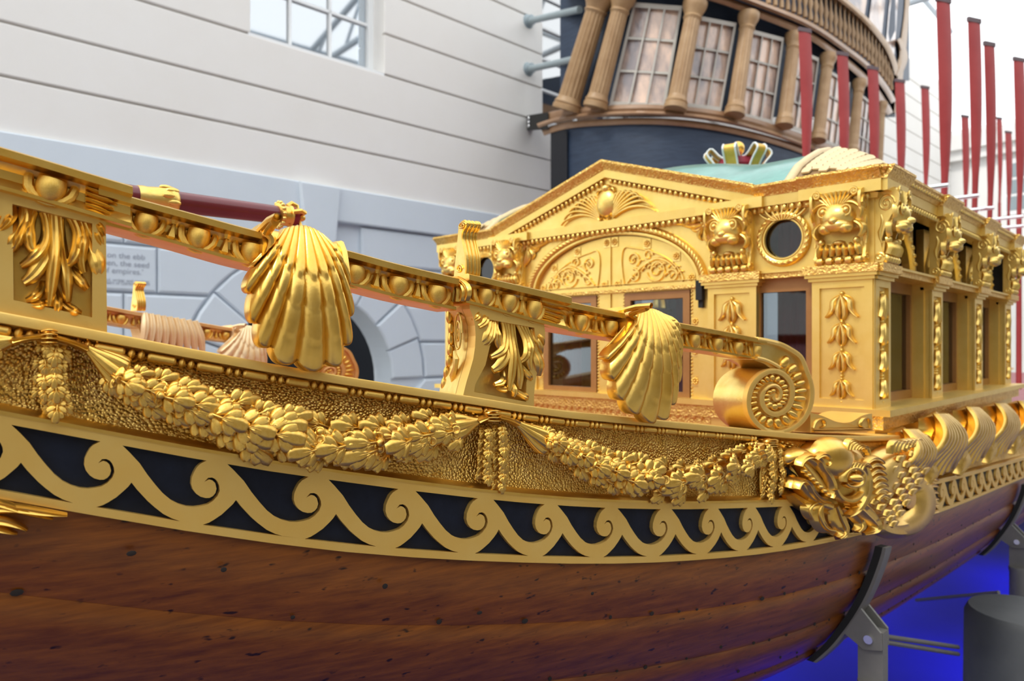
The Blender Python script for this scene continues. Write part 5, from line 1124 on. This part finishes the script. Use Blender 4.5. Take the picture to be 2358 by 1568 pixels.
# ------------------------------------------------------------------ tiller
def cl(px): t = (px-CX)/FPX; return YC/(math.sin(PSI)-math.cos(PSI)*t)
T0 = W3(300, 452, cl(300)); T1 = W3(642, 489, cl(642)); T1.z = T0.z+.004; td = (T1-T0).normalized()
til = thing('tiller', tuple(T0), 'maroon round tiller with gilded foliage collar and crown tip', 'tiller')
b = MB(); b.tube([T0-td*.6, T0, T1], [.026, .024, .0215], 20); b.build('shaft', MAROON, til)
cp = W3(395, 463, cl(395)); cp = T0+td*((cp-T0).dot(td))
b = MB(); b.lathe(cp-td*.07, td, [(.0245, 0), (.026, .01), (.025, .02), (.027, .04), (.029, .055), (.032, .066), (.030, .075), (.024, .08)], 22); co = b.build('foliage_collar', GOLDC, til)
for k in range(12):
    a = 2*math.pi*k/12; e = td.orthogonal().normalized(); d = e*math.cos(a)+td.cross(e)*math.sin(a); b = MB(); b.ball(cp-td*(.014-.010*(k % 2))+d*.029, td*.014, d*.005, td.cross(d)*.007, 8, 6); b.build('collar_leaf', GOLDC, co)
b = MB(); b.lathe(T1-td*.006, td, [(.022, 0), (.029, .002), (.031, .006), (.029, .011), (.025, .014), (.024, .03), (.027, .034), (.022, .036)], 22); ck = b.build('crown_band', GOLD, til)
for k in range(16):
    a = 2*math.pi*k/16; e = td.orthogonal().normalized(); d = e*math.cos(a)+td.cross(e)*math.sin(a); b = MB(); b.ball(T1+d*.0305, td*.005, d*.005, td.cross(d)*.005, 8, 6); b.build('crown_pearl', GOLDC, ck)
b = MB(); b.lathe(T1+td*.024, td, [(.020, 0), (.024, .012), (.02, .022), (.008, .028)], 16); b.build('crown_cap', RUBY, ck)
for k in range(4):
    a = 2*math.pi*k/4+.5; e = td.orthogonal().normalized(); d = e*math.cos(a)+td.cross(e)*math.sin(a)
    b = MB(); b.tube([T1+td*.026+d*.026, T1+td*.040+d*.036, T1+td*.052+d*.030, T1+td*.052+d*.014, T1+td*.046], [.006, .006, .006, .005, .004], 8); b.build('crown_arch', GOLD, ck)
b = MB(); b.ball(T1+td*.060, td*.010, td.orthogonal().normalized()*.009, td.cross(td.orthogonal()).normalized()*.009, 10, 8); b.build('crown_orb', GOLD, ck)

# ------------------------------------------------------------------ stern of a ship of the line, fixed to the court wall
sd_ = track([(1225, 9.6), (1262, 9.2), (1300, 8.9), (1400, 8.45), (1550, 8.15), (1700, 8.35), (1850, 9.1), (1950, 10.0), (2030, 11.2), (2070, 12.4), (2096, 14.5)])
def mst(px, py, off=0): return W3(px, py, sd_(px)-off)
STN = thing('ship_stern', tuple(mst(1500, 420)), 'navy and ochre carved warship stern with gallery windows and balustrade', 'ship stern')
navl = [(1266, 308)]+crom([(1320, 296), (1420, 288), (1520, 287), (1620, 295), (1720, 312), (1840, 345), (1950, 382), (2055, 425)], 30)
b = MB(); b.grid(lambda u, v: mst(lerp(1268, 2062, u), lerp(float(np.interp(lerp(1268, 2062, u), [p[0] for p in navl], [p[1] for p in navl]))-12, 640, v), -.02), 60, 8); b.build('counter_planking', NAVY, STN)
b = MB(); b.hexa([mst(1268, 300, 0), mst(1268, 640, 0), mst(1306, 640, .03), mst(1306, 300, .03), mst(1268, 300, -.6), mst(1268, 640, -.6), mst(1306, 640, -.6), mst(1306, 300, -.6)]); b.build('corner_timber', DARK, STN, smooth=False)
# wall of the stern gallery behind windows
b = MB(); b.grid(lambda u, v: mst(lerp(1290, 2062, u), lerp(270, -90, v), -.16), 60, 6); b.build('gallery_wall', NAVY, STN)
low = [(1238, 276), (1300, 260), (1400, 251), (1500, 249), (1600, 256), (1700, 272), (1800, 301), (1900, 338), (2000, 380), (2058, 405)]
low2 = [(1238, 290), (1300, 272), (1400, 263), (1500, 261), (1600, 268), (1700, 285), (1800, 314), (1900, 352), (2000, 394), (2058, 420)]
low3 = [(1250, 306), (1300, 290), (1400, 281), (1500, 279), (1600, 286), (1700, 303), (1800, 330), (1900, 366), (2000, 406), (2058, 432)]
for nm, p, w, h in (('lower_moulding', low, [9, 9, 8], .16), ('lower_moulding', low2, [6, 6, 5], .24), ('lower_moulding', low3, [8, 8, 7], .14)):
    b = MB(); plume(b, mst, p, w, h, -.1, 60, 0, True); b.build(nm, BROWNM, STN)
for nm, p, w, h in (('balcony_moulding', [(1300, -30), (1500, -25), (1620, -12), (1750, 32), (1865, 82), (1941, 136), (2005, 195), (2050, 262)], [10, 10, 8], .3), ('balcony_moulding', [(1500, -45), (1620, -34), (1750, 10), (1865, 58), (1941, 108), (2010, 165), (2058, 235)], [8, 8, 7], .42), ('balcony_handrail', [(1880, -45), (1934, -5), (1999, 52), (2045, 112), (2066, 172)], [7, 7, 6], .42)):
    b = MB(); plume(b, mst, p, w, h, -.1, 50, 0, True); b.build(nm, BROWNM if 'mould' in nm else OCHRE, STN)
bal_l = track([(1500, -50), (1620, -42), (1750, 2), (1865, 46), (1941, 96), (2010, 150), (2058, 215)]); bal_u = track([(1500, -160), (1750, -110), (1880, -40), (1934, 2), (1999, 60), (2045, 118), (2066, 176)])
x = 1770
while x < 2056:
    y0, y1 = bal_l(x), bal_u(x); b = MB(); p0 = mst(x, y0, .1); p1 = mst(x, y1, .1)
    if y0 > -5: b.tube([p0.lerp(p1, q) for q in (0, .1, .25, .4, .6, .8, .9, 1)], [.03, .03, .018, .036, .018, .014, .028, .028], 8); b.build('baluster', OCHRE, STN)
    x += lerp(15, 6.5, (x-1770)/290)
b = MB(); b.grid(lambda u, v: mst(lerp(1700, 2066, u), lerp(bal_l(lerp(1700, 2066, u))+6, bal_u(lerp(1700, 2066, u))-6, v), -.5), 30, 4); b.build('balcony_back', BROWNM, STN)
b = MB(); b.grid(lambda u, v: mst(lerp(1850, 2094, u), lerp(bal_u(min(lerp(1850, 2094, u), 2066))+10, -80, v), -.25), 30, 5); b.build('upper_wall', NAVY, STN)
for x0, x1 in ((1950, 1990), (2000, 2030), (2040, 2058)):
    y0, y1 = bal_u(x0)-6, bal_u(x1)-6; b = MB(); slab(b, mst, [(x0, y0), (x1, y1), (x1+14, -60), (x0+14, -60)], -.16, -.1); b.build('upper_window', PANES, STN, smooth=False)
b = MB(); plume(b, mst, [(2090, -60), (2088, 20), (2080, 100), (2070, 180), (2062, 260)], [6, 6, 8, 9, 7], .4, -.2, 24); plume(b, mst, [(2068, 90), (2080, 130), (2066, 175)], [6, 11, 6], .5, -.1, 14); b.build('quarter_carving', OCHRE, STN)
def col(xb, yb, xt, yt, w):
    pb, pt = mst(xb, yb, .16), mst(xt, yt, .16); ax = (pt-pb).normalized(); L = (pt-pb).length; r = w*.53/FPX*sd_(xb)
    b = MB(); n = 16
    def f(u, v): a = 2*math.pi*u; e = ax.orthogonal().normalized(); rr = r*lerp(1, .84, v)*(1-.06*(math.cos(a*n) > 0)); return pb+ax*L*v+(e*math.cos(a)+ax.cross(e)*math.sin(a))*rr
    b.grid(f, 64, 2, cu=True); b.f.append(tuple(i*2+1 for i in range(64))); c = b.build('column', OCHRE, STN, angle=25)
    b = MB(); b.lathe(pb-ax*.04, ax, [(r*1.25, 0), (r*1.25, .05), (r*1.15, .06), (r*1.22, .085), (r*1.08, .11), (r*1.0, .15)], 18); b.build('column_base', OCHRE, c)
    b = MB(); b.lathe(pt-ax*.12, ax, [(r*.85, 0), (r*1.0, .03), (r*.9, .05), (r*1.05, .10), (r*1.25, .14), (r*1.3, .17), (r*1.3, .21)], 18); b.build('column_capital', OCHRE, c)
for a in ((1306, 246, 1378, 8, 50), (1372, 240, 1432, 8, 42), (1556, 244, 1598, 24, 40), (1692, 258, 1722, 50, 35), (1806, 284, 1828, 96, 31), (1884, 318, 1906, 142, 27), (1962, 352, 1978, 200, 23), (2022, 385, 2030, 250, 18)): col(*a)
def win_(bl, br, tr, tl, cols, rws):
    q = lambda u, v, o=0: mst(lerp(lerp(bl[0], br[0], u), lerp(tl[0], tr[0], u), v), lerp(lerp(bl[1], br[1], u), lerp(tl[1], tr[1], u), v), o)
    b = MB(); slab(b, q, [(-.04, -.03), (1.04, -.03), (1.04, 1.03), (-.04, 1.03)], -.12, .04, [[(.02, .02), (.98, .02), (.98, .98), (.02, .98)]]); w = b.build('gallery_window', STONEW, STN, smooth=False)
    for i in range(cols):
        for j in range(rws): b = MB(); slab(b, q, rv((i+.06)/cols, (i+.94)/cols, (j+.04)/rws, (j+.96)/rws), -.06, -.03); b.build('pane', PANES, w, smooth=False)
    for i in range(1, cols): b = MB(); slab(b, q, rv(i/cols-.018, i/cols+.018, 0, 1), -.06, .02); b.build('glazing_bar', STONEW, w, smooth=False)
    for j in range(1, rws): b = MB(); slab(b, q, rv(0, 1, j/rws-.012, j/rws+.012), -.06, .02); b.build('glazing_bar', STONEW, w, smooth=False)

for q in (((1408, 238), (1528, 243), (1566, 20), (1462, 12)), ((1572, 240), (1658, 250), (1692, 58), (1608, 42)), ((1704, 262), (1776, 280), (1802, 92), (1734, 74)), ((1818, 290), (1862, 306), (1884, 138), (1840, 118)), ((1896, 322), (1938, 340), (1956, 194), (1914, 168)), ((1972, 356), (2004, 372), (2014, 246), (1986, 222))): win_(*q, 3, 3)
# bracing pipes and the dark bracket that hold the stern to the wall
for y0, y1, lab in ((52, 22, 'upper grey steel pipe brace between wall and ship stern'), (162, 134, 'lower grey steel pipe brace between wall and ship stern')):
    p = wall_at(1211, y0, .06); q = mst(1335, y1, .0); t = thing('pipe_brace', tuple(p), lab, 'brace', 'pipe braces'); b = MB(); b.tube([p, q], .045, 12); b.build('pipe', PIPE, t); b = MB(); b.lathe(p-wnor*.05, wnor, [(.10, 0), (.10, .04), (.07, .06), (.07, .12), (.05, .13)], 14); b.build('wall_flange', PIPE, t)
t = thing('steel_bracket', tuple(wall_at(1225, 285, .1)), 'dark steel beam end bolted beside the stern moulding', 'bracket')
b = MB(); b.hexa([mst(1214, 266, .1), mst(1214, 300, .1), mst(1262, 298, .1), mst(1262, 258, .1), mst(1214, 266, -.5), mst(1214, 300, -.5), mst(1262, 298, -.5), mst(1262, 258, -.5)]); b.build('beam', CORK, t, smooth=False)
for y in (272, 281, 290): b = MB(); b.ball(mst(1218, y, .11), (.02, 0, 0), (0, .02, 0), (0, 0, .02), 8, 6); b.build('bolt', STEEL, t)

# ------------------------------------------------------------------ upright oars and their steel rack
def zrow(px, yrow): t = (px-CX)/FPX; return yrow/(math.sin(PSI)-math.cos(PSI)*t)
OARS = [(1853, 65, 2.3, .100, 'red oar blade standing just left of the cabin roof scales'), (1940, 120, 2.3, .100, 'second red oar from the left, behind the cream roof corner'), (2010, 153, 2.3, .108, 'third red oar from the left, above the cabin corner'), (2072, 183, 2.3, .108, 'fourth red oar from the left, in front of the stern edge'), (2130, 198, 2.3, .098, 'slim red oar standing alone against the cream wall'),
        (2172, -6, 1.22, .100, 'tallest and nearest red oar, cut by the top edge'), (2243, 42, 1.22, .102, 'tall red oar right of the tallest one'), (2278, 97, 1.22, .094, 'tall red oar with curved edge, third of the tall ones'), (2346, 133, 1.22, .110, 'tall red oar at the right edge of the picture'),
        (2222, 265, 2.3, .105, 'short distant red oar left of the second tall oar'), (2301, 270, 2.3, .09, 'distant red oar half hidden by the third tall oar'), (2322, 302, 2.3, .12, 'distant red oar left of the oar at the right edge')]
for px, yt, yr, w, lab in OARS:
    z = zrow(px, yr); top = W3(px, yt, z); L = 1.35 if yr < 2 else 1.25; botz = 1.12
    o = thing('oar', (top.x, top.y, botz), lab, 'oar', 'red oars standing upright in the barge')
    ax = (RT*.94+FW*.34).normalized(); nn = Vector((ax.y, -ax.x, 0))
    prof_ = [(0, 1.0), (.15, 1.03), (.35, 1.0), (.55, .90), (.72, .70), (.86, .46), (1.0, .36)]
    b = MB()
    for q, ww in crom(prof_, 26):
        c = top-Vector((0, 0, L*q+.03)); hw = w*.60*ww; th = lerp(.007, .017, q); bend = .02*math.sin(q*3)
        b.v += [tuple(c+ax*(hw*x+bend)+nn*th*y) for x, y in ((-1, 0), (-.6, .7), (0, 1), (.6, .7), (1, 0), (.6, -.7), (0, -1), (-.6, -.7))]
    n = len(b.v)//8; b.f += [(i*8+j, i*8+(j+1) % 8, (i+1)*8+(j+1) % 8, (i+1)*8+j) for i in range(n-1) for j in range(8)]+[tuple(range(8)), tuple((n-1)*8+j for j in range(7, -1, -1))]; b.build('blade', REDOAR, o, angle=50)
    b = MB(); b.box(top-Vector((0, 0, .016)), ax*w*.605, nn*.009, Vector((0, 0, .016))); b.build('tip_band', OARTIP, o, smooth=False)
    c = top-Vector((0, 0, L+.02)); b = MB(); b.tube([c+ax*.003, Vector((c.x, c.y, botz))], [.020, .022], 10); b.build('loom', REDOAR, o)
rods = [(2172, 426, 2105), (2172, 458, 2120), (2243, 450, 2140), (2243, 482, 2190), (2278, 478, 2200), (2278, 505, 2230), (2346, 498, 2250), (2346, 520, 2250), (2346, 545, 2260)]
for k, (px, py, p2) in enumerate(rods):
    z = zrow(px, 1.16); p = W3(px+12, py, z); q = Vector((p.x, 2.36, p.z))
    b = MB(); b.tube([p, q], .014, 10); o = b.build('rack_rod', STEEL); o['label'] = ['upper', 'lower', 'upper', 'lower', 'upper', 'lower', 'top', 'middle', 'bottom'][k]+' polished steel rod of the oar rack at '+['the tallest oar', 'the tallest oar', 'the second tall oar', 'the second tall oar', 'the third tall oar', 'the third tall oar', 'the right edge oar', 'the right edge oar', 'the right edge oar'][k]; o['category'] = 'rod'; o['group'] = 'steel rods of the oar rack'
# ------------------------------------------------------------------ cradle stands below the hull
def cradle(px, lab, d0, d1, wdt, post_d, bed=ZF+.06):
    s = S(px); t = plan(s)[1]; n_ = plan(s)[2]
    base = hullp(s, post_d, .09); root = thing('cradle_stand', (base.x, base.y, bed), lab, 'stand', 'cradle stands under the hull')
    def sec(name, m, o0, o1, w0):
        b = MB(); n = 22
        for i in range(n):
            d = lerp(d0, d1, i/(n-1))
            for ss, oo in ((-w0, o0), (w0, o0), (w0, o1), (-w0, o1)): b.v.append(tuple(hullp(s+ss, d, oo)))
        b.f += [(i*4+j, i*4+(j+1) % 4, (i+1)*4+(j+1) % 4, (i+1)*4+j) for i in range(n-1) for j in range(4)]+[(0, 1, 2, 3), tuple((n-1)*4+j for j in (3, 2, 1, 0))]; return b.build(name, m, root, angle=40)
    sec('cradle_pad', CORK, .012, .030, wdt); sec('cradle_plate', STEELG, .030, .038, wdt)
    c = hullp(s, post_d-.01, .038); out = (hullp(s, post_d, .1)-hullp(s, post_d, 0)).normalized()
    dwn = Vector((0, 0, -1)); slope = (hullp(s, post_d+.03, 0)-hullp(s, post_d-.03, 0)).normalized()
    nrm = slope.cross(t).normalized(); nrm = nrm if nrm.dot(n_) > 0 else -nrm
    pv = c+nrm*.042+Vector((0, 0, -.012))
    for sg in (-1, 1):
        b = MB(); pts = [c-slope*.042-nrm*.004, c+slope*.042-nrm*.004, pv-Vector((0, 0, .03))+n_*-.012, pv+n_*.03-Vector((0, 0, .02)), pv+n_*.028+Vector((0, 0, .022))]
        b.add([p+t*(sg*.024-.004) for p in pts]+[p+t*(sg*.024+.004) for p in pts], [(0, 1, 2, 3, 4), (9, 8, 7, 6, 5)]+[(i, (i+1) % 5, 5+(i+1) % 5, 5+i) for i in range(5)]); b.build('clevis_plate', STEELG, root, smooth=False)
    b = MB(); b.tube([pv-t*.034, pv+t*.034], .011, 12); b.build('pivot_pin', STEEL, root)
    b = MB(); b.box(pv-Vector((0, 0, .055)), t*.018, n_*.03, Vector((0, 0, .075))); b.build('tongue', STEELG, root, smooth=False)
    b = MB(); b.lathe(Vector((pv.x, pv.y, bed)), (0, 0, 1), [(.09, 0), (.09, .012), (.04, .014), (.04, pv.z-bed-.40), (.033, pv.z-bed-.395), (.033, pv.z-bed-.14), (.036, pv.z-bed-.13), (.036, pv.z-bed-.115)], 20); b.build('post', STEELG, root)
    return pv
pv1 = cradle(2005, 'near grey steel cradle stand with curved pad against the hull', .035, .375, .021, .245)
pv2 = cradle(2343, 'far grey steel cradle stand partly hidden at the right edge', .02, .36, .03, .25)
# grey plinth box, tie rods
pc = W3(2318, 1400, 2.75); b = MB(); b.lathe((pc.x+.05, pc.y-.05, ZF+.06), (0, 0, 1), [(.21, 0), (.20, pc.z-.10-ZF), (.185, pc.z-.07-ZF), (.04, pc.z-.06-ZF)], 28); o = b.build('plinth', PLINTH); o['label'] = 'grey rounded plinth standing on the blue bed at lower right'; o['category'] = 'plinth'
for k, (a, c_, lab) in enumerate(((W3(2012, 1462, 2.2), W3(2206, 1490, 2.75), 'upper thin tie rod running from the near stand towards the plinth'), (W3(2012, 1474, 2.2), W3(2206, 1506, 2.75), 'lower thin tie rod running from the near stand towards the plinth'), (W3(2110, 1382, 3.6), W3(2300, 1364, 3.1), 'tie rod reaching from under the hull to the far stand'))):
    b = MB(); b.tube([a, c_], .008, 8); o = b.build('tie_rod', STEELG); o['label'] = lab; o['category'] = 'rod'; o['group'] = 'tie rods under the hull'
